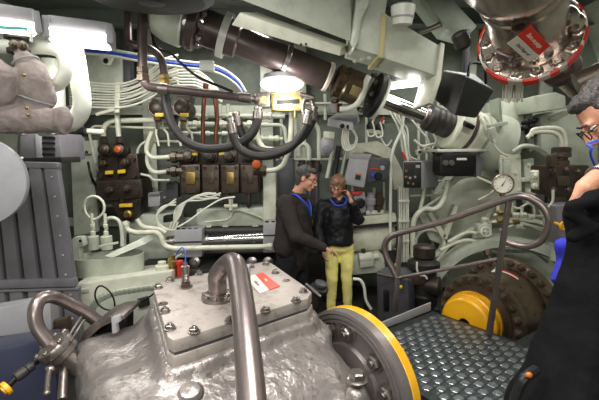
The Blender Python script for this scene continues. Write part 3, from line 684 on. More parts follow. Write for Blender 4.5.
mb = MB(); mb.lathe(p0 + d * .42, d, [(.074, 0), (.085, .005), (.085, .03), (.074, .035)], 32); part('collar', mb, STL, t)
mb = MB(); mb.cyl(p0 + V((.36, .02, -.12)), p0 + V((1.4, .02, -.1)), .035); part('lower_rod', mb, DRK, t, 'dark lower rod')
mb = MB(); mb.cyl(p0 + V((.36, .05, .13)), p0 + V((1.4, .05, .15)), .05); part('upper_rod', mb, DRK, t, 'dark upper rod')
for (x0, x1, y0, y1) in ((174, 202, 229, 257), (263, 292, 222, 252)):
    mb = MB(); mb.fb([(x0, y0 + 1), (x1, y0), (x1, y1), (x0, y1 + 1)], 4.48, .26, .012); k = part('clamp_block', mb, LGR, t)
    mb = MB(); mb.fb([(x0, y0 + 13), (x1, y0 + 12), (x1, y0 + 13.4), (x0, y0 + 14.4)], 4.475, .03); part('split_line', mb, DRK, k)
    for j in range(4):
        mb = MB(); mb.lathe(A(x0 + 4 + j * 6, y0 + 2, 4.52), (0, 0, 1), [(.025, -.02), (.025, .03), (.012, .035)], 12); part('screw', mb, BLK, k)
for x in (205, 222, 252):
    mb = MB(); mb.fb([(x, 226), (x + 6, 226), (x + 6, 240), (x, 240)], 4.7, .05, .006); part('bracket', mb, CRM, t)
for x in (195, 252, 268):
    mb = MB(); mb.lathe(A(x, 262, 4.42), (0, -1, .2), [(.06, -.05), (.06, .02), (.03, .03), (.03, .05)], 24); part('boss', mb, STL, t)
pipe('return_pipe', [(124, 222), (127, 230), (136, 233), (156, 232), (161, 236), (164, 246), (174, 248.5), (272, 246.5)], 2.7, CRM, 'cream pipe crossing low in front of the actuator', 'pipe', 4.36, 5, ends=CRM)
pipe('return_pipe', [(137, 219), (142, 227), (160, 229), (166, 233)], 2.4, CRM, 'short cream pipe under the left valve block', 'pipe', 4.5, 5)
pipe('return_pipe', [(128, 222), (124, 234), (124, 246)], 2.2, GRN, 'pale green pipe standing behind the buckets', 'pipe', 4.5, 5)
t = thing('switch_box', 'small blue grey box between the left valve block and the manifold', 'box')
mb = MB(); mb.fb([(148, 193), (160, 192), (160, 206), (148, 207)], 4.75, .12, .012); part('body', mb, LGR, t)
mb = MB(); mb.fb([(148.5, 193.5), (159.5, 192.5), (159.5, 195), (148.5, 196)], 4.73, .06, .004); part('lid', mb, GRY, t)
solo('cable_block', MB().fb([(163, 216), (171, 215), (171, 222), (163, 223)], 4.5, .1, .01), BLK, 'small black block where the white cable loops end', 'block')
for i, k in enumerate((0, 3, 6)):
    pipe('looped_cable', [(176, 205 - k), (164, 206 + k * .4), (157, 214 + k * .3), (159 + k * .4, 226), (168 + k, 230), (172 + k, 222)], .9, CBL, ('outer', 'middle', 'inner')[i] + ' white cable loop beside the small black block', 'cable', 4.5, soft=True)
for i, k in enumerate(range(6)):
    pipe('draped_cable', [(174 + k * 1.2, 226 - k * 2), (175 + k * 2.2, 210 - k * 1.5), (184 + k * 3, 203 - k * 1.6), (200 + k * 2, 196 - k * .8 + (k % 2) * 5), (216 + k, 193 + (k * 3 % 5) * 1.3)], .8, CBL,
         'one of the thin white cables fanning under the manifold', 'cable', 4.55, soft=True, group='thin white cables under the manifold', n=8)
pipe('draped_cable', [(178, 227), (190, 220), (206, 208), (222, 199), (235, 197)], .9, WHT, 'single white cable lying straight above the left clamp block', 'cable', 4.5, soft=True)
pipe('wall_conduit', [(205, 222), (228, 219), (236, 210), (262, 218), (264, 226)], .9, CRM, 'thin cream conduit drooping over the boxed shelf', 'conduit', 4.7, soft=True)
t = thing('junction_fitting', 'little cream pipe cross on the boxed shelf under the manifold', 'fitting')
mb = MB(); p = A(231, 206, 4.66); mb.cyl(p - V((.08, 0, 0)), p + V((.08, 0, 0)), .026); mb.cyl(p - V((0, 0, .05)), p + V((0, 0, .09)), .03, n=6); part('cross', mb, CRM, t)
mb = MB(); mb.lathe(p + V((0, 0, .09)), (0, 0, 1), [(.036, 0), (.036, .03), (.02, .04)], 6); part('cap', mb, STL, t)
# tray and buckets
t = thing('drip_tray', 'pale green oval drip tray on the bolted tank, lid plank tilted across', 'tray')
Yt = 3.75
def oval(x0, x1, yc, ry, Y, n=36, sx=1.0):
    out = []
    cx, w = (x0 + x1) / 2, (x1 - x0) / 2 - ry
    for k in range(n):
        a = 2 * math.pi * k / n; out.append((cx + math.copysign(w, math.cos(a)) + ry * math.cos(a), yc + ry * math.sin(a)))
    return out
c0, c1 = A(92, 263, Yt), A(128, 260, Yt + .12); zt = c0.z
def stad(r, z):
    u = (c1 - c0); u.z = 0; u.normalize(); w = V((-u.y, u.x, 0)); o = []
    for k in range(13): a = -math.pi / 2 + math.pi * k / 12; o.append(V((c1.x, c1.y, z)) + u * math.cos(a) * r + w * math.sin(a) * r)
    for k in range(13): a = math.pi / 2 + math.pi * k / 12; o.append(V((c0.x, c0.y, z)) + u * math.cos(a) * r + w * math.sin(a) * r)
    return o
mb = MB(); mb.rings([stad(.01, zt - .08), stad(.135, zt - .08), stad(.15, zt + .07), stad(.16, zt + .07), stad(.148, zt - .11), stad(.01, zt - .11)], False, False); part('basin', mb, GRN, t)
mb = MB(); mb.fb([(104, 256, 3.7), (141, 239, 3.9), (146, 244, 3.9), (112, 258, 3.7)], 3.8, .22, .01); part('lid', mb, GRN, t)
mb = MB(); mb.fb([(98, 246), (117, 242), (117.5, 244), (98.5, 248)], 3.62, .03, .005); part('bar', mb, CRM, t)
for i, (x, lb) in enumerate(((94, 'left'), (107, 'right'))):
    t = thing('pipe_cup', 'pale cup with a threaded stem standing in the drip tray, %s one' % lb, 'cup')
    p = A(x, 249, 3.85)
    mb = MB(); mb.lathe(p, (0, 0, 1), [(.05, 0), (.055, .0), (.055, .13), (.045, .135)], 28); part('body', mb, GRN, t)
    mb = MB(); mb.lathe(p, (0, 0, 1), [(.02, .13), (.025, .14), (.025, .18), (.015, .185), (.015, .22), (.024, .225), (.024, .25), (.015, .255), (.015, .36)], 10); part('stem', mb, CRM, t)
pipe('hose_ring', [(94, 230), (93, 222), (86, 213), (84.5, 205), (88, 198), (96, 196.5), (103, 202), (104, 211), (98, 218), (92, 219), (86, 214)], 1.3, CRM, 'cream hose coiled into a ring above the cups', 'hose', 3.86, soft=True)
pipe('hose_loop', [(107, 230), (105, 224), (107, 219), (114, 218), (120, 223), (122, 236), (122, 246)], 1.8, GRN, 'pale green hose arching over from the right cup', 'hose', 3.88, soft=True)
t = thing('gusset_post', 'pale hook topped post left of the drip tray', 'post')
mb = MB(); mb.fb([(71, 240), (74, 237), (82, 237), (84, 246), (79, 248), (80, 284), (74, 284)], 3.7, .08, .01); part('web', mb, GRN, t)
mb = MB(); q = A(80, 241, 3.69); mb.cyl(q, q + V((0, .02, 0)), .012); part('hole', mb, BLK, t)
# bolted tank
t = thing('bolted_tank', 'pale green tank with a curved bolted cover below the drip tray', 'tank')
mb = MB(); mb.hexa([A(76, 345, 3.3), A(172, 335, 3.75), A(185, 325, 4.3), A(90, 330, 4.1), A(75, 284, 3.3), A(172, 271, 3.75), A(184, 262, 4.3), A(96, 270, 4.1)], .02); part('body', mb, CRM, t)
nrm = (A(172, 300, 3.75) - A(76, 300, 3.3)).cross(V((0, 0, 1))).normalized()
arc = [(90, 330), (90, 312), (93, 303), (98, 296), (108, 291), (120, 288), (134, 286), (148, 284), (158, 285), (164, 290), (166, 330)]
def onface(q): 
    u = (q[0] - 76) / 96; return A(q[0], q[1], 3.3 + .45 * u)
mb = MB(); mb.prism([onface(q) + nrm * .015 for q in arc], nrm * .03 if nrm.y < 0 else -nrm * .03, .006); part('cover', mb, GRN, t)
nn = nrm if nrm.y < 0 else -nrm
for q in catmull([V((a, b_ + 3, 0)) for a, b_ in arc[1:10]], 3):
    mb = MB(); mb.lathe(onface((q.x, q.y)) + nn * .03, nn, [(.028, -.02), (.028, .016), (.018, .026)], 12); part('bolt', mb, GRD, t)
mb = MB(); mb.prism([onface(q) + nn * .004 for q in ((80, 289), (89, 288), (89, 292), (80, 293))], nn * .012, .003); part('nameplate', mb, GRN, t)
mb = MB(); mb.lathe(A(153, 276, 3.6) + V((0, .25, .02)), (0, 0, 1), [(.07, -.03), (.07, .01), (.04, .02), (.04, .05)], 24); part('filler_cap', mb, CRM, t)
mb = MB(); mb.prism([onface(q) + nn * .045 for q in ((136, 297), (147, 294), (148, 302), (137, 305))], nn * .05, .006); part('clip', mb, DRK, t, 'dark clip')
pipe('sensor_cable', [(115, 316), (114, 300), (109, 291), (102, 286), (97, 288), (95, 296), (99, 305), (108, 310), (122, 309), (138, 304), (152, 295), (157, 290)], .9, BLK, 'black cable looped in front of the bolted tank cover', 'cable', 3.1, soft=True)
# bits beside the tank
t = thing('sensor_plug', 'brown and red plug with wires behind the threaded valve', 'plug')
mb = MB(); mb.lathe(A(173, 276, 3.9), (0, 0, 1), [(.04, 0), (.04, .1), (.055, .11), (.055, .16), (.03, .17), (.03, .22)], 16); part('body', mb, BRS, t)
mb = MB(); mb.lathe(A(180, 276, 3.9), (0, 0, 1), [(.03, 0), (.03, .12), (.04, .13), (.04, .16)], 12); part('terminal', mb, RED, t, 'red terminal')
for i, x in enumerate((170, 176)):
    pipe('thin_pipe', [(x - 8, 283), (x - 3, 268), (x, 258), (x + 6, 254)], 1.0, GRN, ('left' if i == 0 else 'right') + ' thin green pipe by the brown and red plug', 'pipe', 4.1, soft=True)

# ================================================================= BEHIND THE PEOPLE
pipe('drain_pipe', [(309, 168), (309, 148), (304, 143), (299, 146), (299, 156)], 2.6, GRN, 'pale green pipe bend above the man head', 'pipe', 5.0, 6)
pipe('drain_pipe', [(319, 168), (319, 130), (314, 122), (306, 122)], 2.2, GRN, 'taller pale green pipe bend right of the man head', 'pipe', 5.05, 6)
pipe('drain_pipe', [(327, 178), (333, 150)], 2.2, GRN, 'slanting pale green pipe behind the woman head, left one', 'pipe', 5.0)
pipe('drain_pipe', [(334, 178), (339, 146)], 2.6, DRK, 'slanting dark pipe behind the woman head', 'pipe', 4.95)
pipe('drain_pipe', [(340, 180), (346, 150)], 1.8, GRN, 'slanting pale green pipe behind the woman head, right one', 'pipe', 5.0)
for i, x in enumerate((302, 310, 317)):
    t = thing('dark_coupling', 'dark pipe coupling behind the man head, %s of three' % ('leftmost', 'middle', 'rightmost')[i], 'coupling')
    p = A(x, 172, 5.0); mb = MB(); mb.lathe(p, (0, 0, 1), [(.04, 0), (.06, .01), (.06, .1), (.045, .11), (.045, .15)], 16); part('nut', mb, HYD, t)
    mb = MB(); mb.cyl(p - V((0, 0, .6)), p, .03); part('stub', mb, DGR, t)
t = thing('level_transmitter', 'pale egg shaped transmitter under the small tilted grey box', 'instrument')
p = A(327, 145, 4.8)
M = Matrix.Rotation(RAD(12), 3, 'Y')
mb = MB(); mb.ell(p, (.085, .08, .15), M); part('body', mb, LGR, t)
mb = MB(); mb.lathe(p + V((-.01, -.06, -.05)), (0, -1, 0), [(.05, 0), (.05, .03), (.03, .035)], 20); part('lens', mb, GRY, t)
mb = MB(); mb.fb([(324, 131), (335, 132), (334, 139), (324, 138)], 4.72, .14, .01); part('head', mb, CRM, t)
for k in range(4):
    pipe('cable_coil', [(344 + k * 1.5, 128 + k), (342 + k * 2, 140), (345 + k * 2, 150 - k * .5), (352 + k, 149 - k), (356 + k * .3, 138), (352, 127 + k)], .9, CBL, 'one turn of the white cable coil under the small tilted grey box', 'cable', 4.8, soft=True, group='white cable coil turns', n=8)
t = thing('control_box', 'small tilted grey box with two black buttons under the dark coupling', 'box')
mb = MB(); mb.hexa([A(327, 126, 4.5), A(353, 131, 4.4), A(360, 121, 4.75), A(336, 118, 4.85), A(328, 118, 4.5), A(353, 122.5, 4.4), A(359, 115, 4.75), A(337, 113, 4.85)], .012); part('body', mb, LGR, t)
for x in (342, 348):
    mb = MB(); p = A(x, 126 + (x - 342) * .18, 4.44); mb.lathe(p, (.1, -1, 0), [(.025, -.02), (.025, .02), (.018, .026)], 16); part('button', mb, BLK, t, 'black button')
t = thing('hose_tee', 'silver tee with a copper nut on top of the small tilted grey box', 'tee')
mb = MB(); mb.fb([(330, 103), (337, 103), (337, 113), (331, 113)], 4.4, .1, .012); part('body', mb, LGR, t)
mb = MB(); mb.lathe(A(337, 108, 4.38), (1, 0, 0), [(.04, 0), (.05, .005), (.05, .05), (.035, .055)], 6); part('nut', mb, COP, t)
mb = MB(); mb.lathe(A(335, 103, 4.38), (0, 0, 1), [(.035, 0), (.045, .005), (.045, .03), (.03, .04)], 6); part('cap', mb, COP, t)
pipe('white_hose', [(340, 109), (348, 109), (357, 104), (363, 94), (366, 82), (369, 76)], 2.8, WHT, 'white hose curving up around the dark coupling rim', 'hose', 4.2, soft=True)
t = thing('control_cabinet', 'light grey control cabinet with an orange and black label behind the woman', 'cabinet')
mb = MB(); mb.hexa([A(343, 184, 4.55), A(364, 188, 4.45), A(367, 182, 4.85), A(348, 180, 4.95), A(349, 158, 4.55), A(369, 160, 4.45), A(372, 154, 4.85), A(353, 152, 4.95)], .014); part('body', mb, LGR, t)
mb = MB(); mb.prism([A(356, 174.5, 4.475), A(361, 175.5, 4.455), A(360, 180, 4.455), A(355, 179, 4.475)], (0, .02, 0)); part('label_plate', mb, BLK, t, 'black label')
mb = MB(); mb.prism([A(356.2, 173, 4.47), A(361.2, 174, 4.45), A(361, 175.5, 4.45), A(356, 174.5, 4.47)], (0, .02, 0)); part('warning_strip', mb, ORG, t, 'orange strip')
t = thing('switch_cabinet', 'darker grey switch cabinet with a black knob right of the light grey one', 'cabinet')
mb = MB(); mb.hexa([A(366, 183, 4.6), A(386, 180, 4.6), A(387, 178, 4.9), A(368, 181, 4.9), A(369, 160, 4.6), A(390, 162, 4.6), A(391, 158, 4.9), A(371, 157, 4.9)], .012); part('body', mb, DGR, t)
mb = MB(); mb.lathe(A(378, 176, 4.6), (0, -1, 0), [(.045, 0), (.045, .03), (.035, .04)], 20); part('knob', mb, BLK, t, 'black knob')
mb = MB(); mb.lathe(A(372, 175, 4.6), (0, -1, 0), [(.025, 0), (.025, .03), (.018, .035)], 20); part('button', mb, LAN, t, 'blue button')
mb = MB(); mb.lathe(A(382, 168, 4.6), (0, -1, 0), [(.03, 0), (.03, .02), (.024, .025)], 20); part('dial', mb, LGR, t)
mb = MB(); mb.fb([(370, 168), (379, 168.6), (379, 169.8), (370, 169.4)], 4.585, .03); part('strip', mb, RED, t, 'red strip')
t = thing('gear_switch', 'small grey box with a big black knob beside the woman shoulder', 'box')
mb = MB(); mb.fb([(354, 193), (365, 192), (366, 212), (355, 216)], 4.65, .2, .012); part('body', mb, LGR, t)
mb = MB(); mb.lathe(A(360, 203, 4.65), (0, -1, 0), [(.06, 0), (.06, .03), (.035, .035), (.035, .07)], 24); part('knob', mb, BLK, t)
mb = MB(); mb.fb([(352, 192), (362, 191), (362, 194.5), (352, 195)], 4.6, .12, .006); part('lever', mb, RED, t, 'red lever')
t = thing('solenoid_cluster', 'cluster of little grey solenoids on a ledge under the switch cabinet', 'solenoids')
for k, x in enumerate((370, 378)):
    mb = MB(); mb.lathe(A(x, 212, 4.75), (0, -.2, 1), [(.05, 0), (.05, .1), (.07, .11), (.07, .18), (.045, .19), (.045, .24)], 20); part('solenoid', mb, HYB if k else LGR, t)
mb = MB(); mb.fb([(366, 211), (384, 210), (384, 214), (366, 215)], 4.7, .2, .008); part('ledge', mb, CRM, t)
# big horizontal tank pipe
t = thing('horizontal_tank', 'fat pale horizontal pipe with a dark seam running behind the woman legs', 'pipe')
mb = MB(); mb.lathe(A(342, 238, 4.95), (1, 0, .05), [(.1, 0), (.19, .04), (.19, .62), (.16, .66)], 40); part('shell', mb, CRM, t)
mb = MB(); mb.fb([(344, 218), (396, 213), (397, 222), (344, 227)], 4.7, .25, .02); part('top_flange', mb, CRM, t)
mb = MB(); mb.fb([(344, 227), (397, 222), (397, 224.5), (344, 230)], 4.72, .2, .004); part('seam', mb, DRK, t, 'dark seam')
solo('green_plinth', MB().fb([(346, 262), (384, 256), (386, 272), (346, 276)], 4.55, .5, .02), GRN, 'pale green plinth under the fat horizontal pipe', 'plinth')
t = thing('pump_unit', 'small pale pump on the plinth right of the woman knees', 'pump')
mb = MB(); mb.lathe(A(358, 258, 4.5), (1, 0, .1), [(.03, 0), (.06, .01), (.06, .16), (.04, .18), (.04, .24)], 20); part('motor', mb, CRM, t)
mb = MB(); mb.fb([(360, 262), (374, 259), (374, 266), (360, 268)], 4.45, .14, .01); part('base', mb, GRN, t)
mb = MB(); mb.cyl(A(364, 256, 4.5), A(363, 249, 4.5), .025); part('stub', mb, HYB, t)
pipe('white_hose', [(353, 279), (360, 280), (364, 287), (366, 300), (371, 309)], 1.6, WHT, 'white hose hanging in a curve right of the woman shins', 'hose', 3.9, soft=True)
solo('dark_machine', MB().fb([(300, 262), (352, 258), (352, 300), (300, 305)], 4.8, .4, .03), DRK, 'dark machinery behind the woman legs', 'machine')
# ================================================================= RIGHT SIDE
# vertical conduits and cables around x 390-415
pipe('white_conduit', [(404, 108), (402, 130), (394, 146), (391, 158), (390, 250)], 1.6, WHT, 'long thin white conduit running down left of the black panel', 'conduit', 4.7, 6)
pipe('white_conduit', [(401, 126), (404, 138), (406, 150), (409, 166)], 1.2, WHT, 'short white conduit bending into the black panel', 'conduit', 4.65, soft=True)
for k in range(7):
    pipe('hanging_cable', [(384 + k * 2.2, 104 + k * .6), (392 + k * 1.5, 116 + k), (399 + k * 1.4, 130 + (k % 3) * 3), (402 + k * 1.2, 148 + k), (405 + k * 2, 160)], .9, CBL,
         'one of the white cables spreading below the chrome rod to the black panel', 'cable', 4.8 + .02 * (k % 3), soft=True, group='white cables below the chrome rod', n=8)
pipe('red_sleeve', [(402, 152), (406, 160)], 1.1, RED, 'short red sleeve on the white cables above the black panel', 'sleeve', 4.55)
t = thing('cable_tray', 'upright pale cable tray below the black panel', 'tray')
mb = MB(); mb.fb([(399, 188), (409, 188), (409, 262), (399, 262)], 4.75, .08, .01); part('back', mb, CRM, t)
for x in (399, 407.5):
    mb = MB(); mb.fb([(x, 188), (x + 1.6, 188), (x + 1.6, 262), (x, 262)], 4.68, .08, .005); part('side', mb, CRM, t)
for y in (200, 220, 240):
    mb = MB(); mb.fb([(398.5, y), (409.5, y), (409.5, y + 2.5), (398.5, y + 2.5)], 4.66, .05, .004); part('strap', mb, WHT, t)
for i, (x, m) in enumerate(((401.5, CBL), (404, WHT), (406.3, CBL))):
    pipe('tray_cable', [(x, 186), (x, 262)], .9, m, ('left', 'middle', 'right')[i] + ' white cable strapped in the upright cable tray', 'cable', 4.71)
pipe('cream_hose', [(413, 262), (413, 228), (416, 216), (424, 209), (434, 209), (441, 204), (446, 192), (448, 180)], 2.6, CRM, 'cream hose sweeping down from the black rounded box', 'hose', 4.55, soft=True)
pipe('cream_hose', [(420, 210), (423, 198), (424, 188)], 1.8, CRM, 'short cream hose rising to the black panel bottom', 'hose', 4.65, soft=True)
pipe('cream_hose', [(418, 212), (430, 204), (442, 196)], 1.4, CRM, 'straight cream hose crossing behind the sweeping one', 'hose', 4.75)
t = thing('electric_panel', 'black faced electric panel with a grey side on the back wall, right of centre', 'panel')
mb = MB(); mb.hexa([A(403, 188, 4.45), A(422, 189, 4.4), A(438, 186, 4.75), A(424, 186, 4.8), A(403, 161, 4.45), A(422, 161, 4.4), A(438, 161, 4.75), A(424, 160, 4.8)], .01); part('case', mb, LGR, t)
mb = MB(); mb.prism([A(403.5, 162, 4.43), A(421, 162, 4.385), A(421, 188, 4.385), A(403.5, 187.5, 4.43)], (0, -.012, 0), .003); f = part('face', mb, BLK, t, 'black face')
for (x, y) in ((406, 177), (410, 178), (415, 177), (417, 180), (408, 183), (413, 184), (418, 184), (406, 171)):
    mb = MB(); mb.lathe(A(x, y, 4.40), (0, -1, 0), [(.014, 0), (.014, .012), (.01, .015)], 10); part('screw', mb, BRS if (x + y) % 2 else LGR, f)
mb = MB(); mb.fb([(416, 165), (420, 165), (420, 168), (416, 168)], 4.37, .02, .002); part('tag', mb, LGR, f)
mb = MB(); mb.fb([(405, 164), (414, 164), (414, 174), (405, 174)], 4.39, .02, .004); part('relay', mb, DRK, f)
t = thing('relay_box', 'black rounded box with two dials under a pale shelf lip', 'box')
mb = MB(); mb.fb([(440, 156), (443, 153), (472, 153), (475, 156), (475, 173), (472, 176.5), (443, 176.5), (440, 173)], 4.3, .26, .02); part('case', mb, BLK, t)
for x in (445, 451):
    mb = MB(); mb.lathe(A(x, 163, 4.3), (0, -1, 0), [(.03, 0), (.034, .01), (.03, .03), (.015, .032)], 20); part('dial', mb, STL, t, 'steel dial')
mb = MB(); mb.fb([(457, 158), (467, 158), (467, 160.2), (457, 160.2)], 4.29, .02, .002); part('nameplate', mb, WSG, t, 'pale nameplate')
solo('shelf_lip', MB().fb([(437, 149.5), (476, 148.5), (487, 149), (487, 151.5), (438, 152)], 4.3, .45, .006), WHT, 'thin pale shelf lip above the black rounded box', 'shelf')
solo('relay_bracket', MB().fb([(476, 152), (486, 151), (484, 164), (481, 177), (476, 177)], 4.4, .2, .012), GRY, 'grey bracket on the right of the black rounded box', 'bracket')
pipe('stay_rod', [(477, 177), (500, 187)], 1.2, CRM, 'thin pale stay rod from the rounded box to the gauge', 'rod', 4.3)
# round tank end
t = thing('dished_cover', 'large round pale dished cover on the back wall behind the railing', 'cover')
p = A(473, 208, 5.25)
mb = MB(); mb.lathe(p, (-.1, -1, .05), [(.5, .0), (.5, .03), (.47, .05), (.44, .05), (.43, .03), (.3, .1), (.15, .14), (.001, .15)], 56); part('dish', mb, CRM, t)
mb = MB(); mb.lathe(p, (-.1, -1, .05), [(.52, -.04), (.56, -.03), (.56, -.0), (.52, 0.02)], 56); part('rim', mb, GRN, t)
t = thing('brace_strut', 'pale V shaped brace below the rounded box', 'brace')
mb = MB(); mb.fb([(428, 214), (432, 212), (447, 236), (443, 240)], 4.8, .1, .01); part('arm', mb, CRM, t)
mb = MB(); mb.fb([(455, 205), (459, 206), (447, 240), (442, 238)], 4.8, .1, .01); part('arm', mb, CRM, t)
solo('gusset_plate', MB().fb([(418, 214), (428, 212), (444, 238), (446, 246), (430, 240)], 4.98, .06, .01), GRN, 'pale gusset plate behind the V shaped brace', 'plate')
# arch casing rings low behind the railing
def arch(name, label, px, py, Y, r, w, dpt, m, a0=0, a1=360, tilt=(-.1, -1, .1)):
    mb = MB(); x, y, z = basis(tilt); c = A(px, py, Y); rs = []
    n = 40; full = a1 - a0 >= 360
    # make x the horizontal in-plane axis
    x = V((1, 0, 0)) - z * z.x; x.normalize(); y = z.cross(x)
    for k in range(n if full else n + 1):
        a = RAD(a0 + (a1 - a0) * k / n); d = x * math.cos(a) + y * math.sin(a) * (1 if y.z > 0 else -1)
        rs.append([c + d * rr + z * h for rr, h in ((r - w, -dpt), (r, -dpt), (r, -dpt * .2), (r - w * .2, 0), (r - w * .8, 0), (r - w, -dpt * .2))])
    mb.rings(rs, closed=full)
    return solo(name, mb, m, label, 'casing ring')
arch('casing_ring', 'pale open ring fitting low on the back wall left of the brown wheel', 430, 243, 4.85, .2, .05, .12, CRM)
arch('casing_ring', 'wide pale green arch casing over the brown bolted wheel', 510, 322, 4.0, .9, .12, .5, GRN, 20, 165, (-.35, -1, .1))
arch('casing_ring', 'thin pale arch rib behind the wide green arch casing', 515, 300, 4.5, 1.0, .06, .2, CRM, 30, 160, (-.3, -1, .1))
t = thing('casing_wall', 'pale green domed casing plate behind the brown wheel', 'casing')
mb = MB(); mb.lathe(A(520, 300, 4.75), (-.25, -1, .1), [(.95, -.1), (.95, 0), (.85, .1), (.5, .2), (.001, .22)], 56); part('dome', mb, GRN, t)
bolts(t, BOLT_P, circ(A(520, 300, 4.75) + V((-.25, -1, .1)).normalized() * .03, (-.25, -1, .1), .91, 24), (-.25, -1, .1), 1.3)
# pipework manifold by the railing loop
t = thing('gauge_manifold', 'row of pale valves and pipes under the pressure gauge behind the railing loop', 'pipework')
for i, (pts, r) in enumerate((([(494, 215), (520, 214), (545, 217)], 1.5), ([(492, 222), (515, 222), (545, 229)], 1.4), ([(500, 230), (522, 222), (545, 232)], 1.1))):
    part('tube', pipe_mb(pts, r, 4.0, 3), CRM, t)
for (x, y) in ((500, 213), (508, 215), (515, 215), (523, 215), (531, 217), (516, 222), (519, 226), (500, 221)):
    mb = MB(); p = A(x, y, 3.98); mb.lathe(p - V((.03, 0, 0)), (1, 0, 0), [(.018, 0), (.03, .004), (.03, .026), (.024, .03), (.024, .036), (.03, .04), (.03, .058), (.018, .06)], 6); part('fitting', mb, CRM if x % 2 else BRS, t)
for (x, y, y2) in ((498, 200, 214), (512, 203, 214), (522, 206, 214)):
    mb = MB(); mb.cyl(A(x, y, 4), A(x, y2, 4), .016); part('riser', mb, CRM, t)
part('riser', pipe_mb([(522, 207), (528, 203), (534, 206), (535, 216)], 1.1, 4.0, 4), CRM, t)
t = thing('valve_handwheel', 'small pale handwheel on the pipework beside the railing post', 'valve')
p = A(486, 232, 4.1)
mb = MB(); mb.tube(circ(p, (0, -1, .3), .05, 20), .01, 8, closed=True); part('rim', mb, CRM, t)
mb = MB(); [mb.cyl(p + q * .05, p - q * .05, .006, n=8) for q in (V((1, 0, 0)), V((0, .3, 1)).normalized())]; mb.cyl(p, p + V((0, .2, -.05)), .016); part('spindle', mb, CRM, t)
t = thing('small_valve', 'small pale block valve low behind the railing', 'valve')
mb = MB(); mb.fb([(478, 225), (492, 224), (493, 236), (480, 238)], 4.3, .12, .012); part('body', mb, GRN, t)
mb = MB(); mb.lathe(A(485, 224, 4.36), (0, 0, 1), [(.03, -.02), (.03, .04), (.045, .05), (.045, .07), (.02, .08)], 16); part('cap', mb, CRM, t)
for i, (pts, lb) in enumerate((([(448, 242), (470, 232), (492, 240), (520, 244)], 'upper'), ([(440, 250), (468, 240), (500, 250), (545, 252)], 'lower'))):
    pipe('low_pipe', pts, 1.8, CRM, lb + ' pale pipe snaking along behind the railing above the brown wheel', 'pipe', 4.35, soft=True)
# gauge
t = thing('pressure_gauge', 'round white dial pressure gauge behind the railing top', 'gauge')
p = A(503, 184, 3.7); a = V((-.45, -1, .05)).normalized(); x, y, z = basis(a)
mb = MB(); mb.lathe(p, a, [(.07, -.06), (.09, -.05), (.09, .0), (.097, .004), (.097, .018), (.086, .022), (.08, .012)], 40, caps=False); part('case', mb, NKL, t)
mb = MB(); mb.lathe(p, a, [(.084, 0), (.084, .008)], 40); f = part('dial', mb, WSG, t, 'white dial')
up = (V((0, 0, 1)) - a * a.z).normalized(); rt = up.cross(a)
ndl = (up * .9 + rt * .45).normalized(); wd = ndl.cross(a)
mb = MB(); q = p + a * .012; mb.prism([q + wd * .006 - ndl * .02, q - wd * .006 - ndl * .02, q + ndl * .055], a * .003); part('needle', mb, BLK, f, 'black needle')
mb = MB()
for k in range(11):
    an = RAD(-135 + 27 * k); dd = up * math.cos(an) + rt * math.sin(an); w2 = dd.cross(a); q = p + a * .0085
    mb.prism([q + dd * .06 + w2 * .0025, q + dd * .06 - w2 * .0025, q + dd * .071 - w2 * .0025, q + dd * .071 + w2 * .0025], a * .001)
so = part('scale', mb, BLK, f, 'black scale marks'); so['kind'] = 'stuff'
mb = MB(); mb.lathe(p - up * .085 - a * .03, -up, [(.02, 0), (.025, .005), (.025, .03), (.016, .035), (.016, .09)], 6); part('stem', mb, BRS, t)
t = thing('gauge_backplate', 'pale bolted bracket plate behind the pressure gauge', 'plate')
mb = MB(); mb.fb([(500, 155), (521, 154), (522, 194), (502, 196)], 4.3, .05, .01); part('plate', mb, CRM, t)
mb = MB(); mb.fb([(504, 161), (511, 160), (511, 174), (504, 175)], 4.26, .05, .008); part('pad', mb, GRN, t)
bolts(t, BOLT_P, [A(x, y, 4.3) for x, y in ((503, 158), (518, 157), (519, 190), (516, 173))], (0, -1, 0), 1.1)
# structural pale casings upper right
solo('hull_web', MB().fb([(504, 98), (523, 98), (526, 140), (520, 156), (500, 158), (502, 130)], 4.6, .5, .02), GRN, 'pale green hull web plate under the silver machine', 'plate')
solo('hull_stiffener', MB().fb([(527, 100), (532, 100), (535, 150), (530, 152)], 4.55, .3, .01), GRD, 'slim sage stiffener right of the hull web plate', 'stiffener')
solo('hull_ledge', MB().fb([(534, 96), (556, 92), (566, 96), (566, 108), (538, 112)], 4.2, .4, .015), GRN, 'sage ledge box below the red and white taped ring', 'ledge')
solo('hull_tank', MB().fb([(540, 114), (578, 106), (600, 120), (600, 182), (566, 180), (541, 150)], 4.5, .6, .06), GRN, 'large pale green hull tank face behind the spectacled man head', 'tank')
t = thing('flap_bracket', 'pale fin bracket slanting on the hull tank face', 'bracket')
mb = MB(); mb.prism([A(552, 118, 4.4), A(568, 110, 4.2), A(570, 114, 4.2), A(556, 121, 4.4)], (0, .1, .0), .006); part('fin', mb, CRM, t)
mb = MB(); mb.prism([A(498, 98, 4.3), A(501, 98, 4.3), A(503, 126, 4.3), A(500, 127, 4.3)], (0, .2, 0), .006); part('web', mb, GRD, t)
for i, k in enumerate((0, 4)):
    pipe('green_pipe', [(527 + k, 138 - k * .4), (534, 132.5 - k * .7), (551 + k, 132 - k), (560 + k, 138 - k), (562 + k, 150), (562 + k, 152)], 2.1, CRM, ('lower' if i == 0 else 'upper') + ' cream pipe bending down into the brown valve', 'pipe', 4.05, soft=True)
pipe('green_pipe', [(512, 152), (524, 146), (538, 149), (552, 160)], 2.4, GRN, 'sage pipe arching left of the brown valve', 'pipe', 4.3, soft=True)
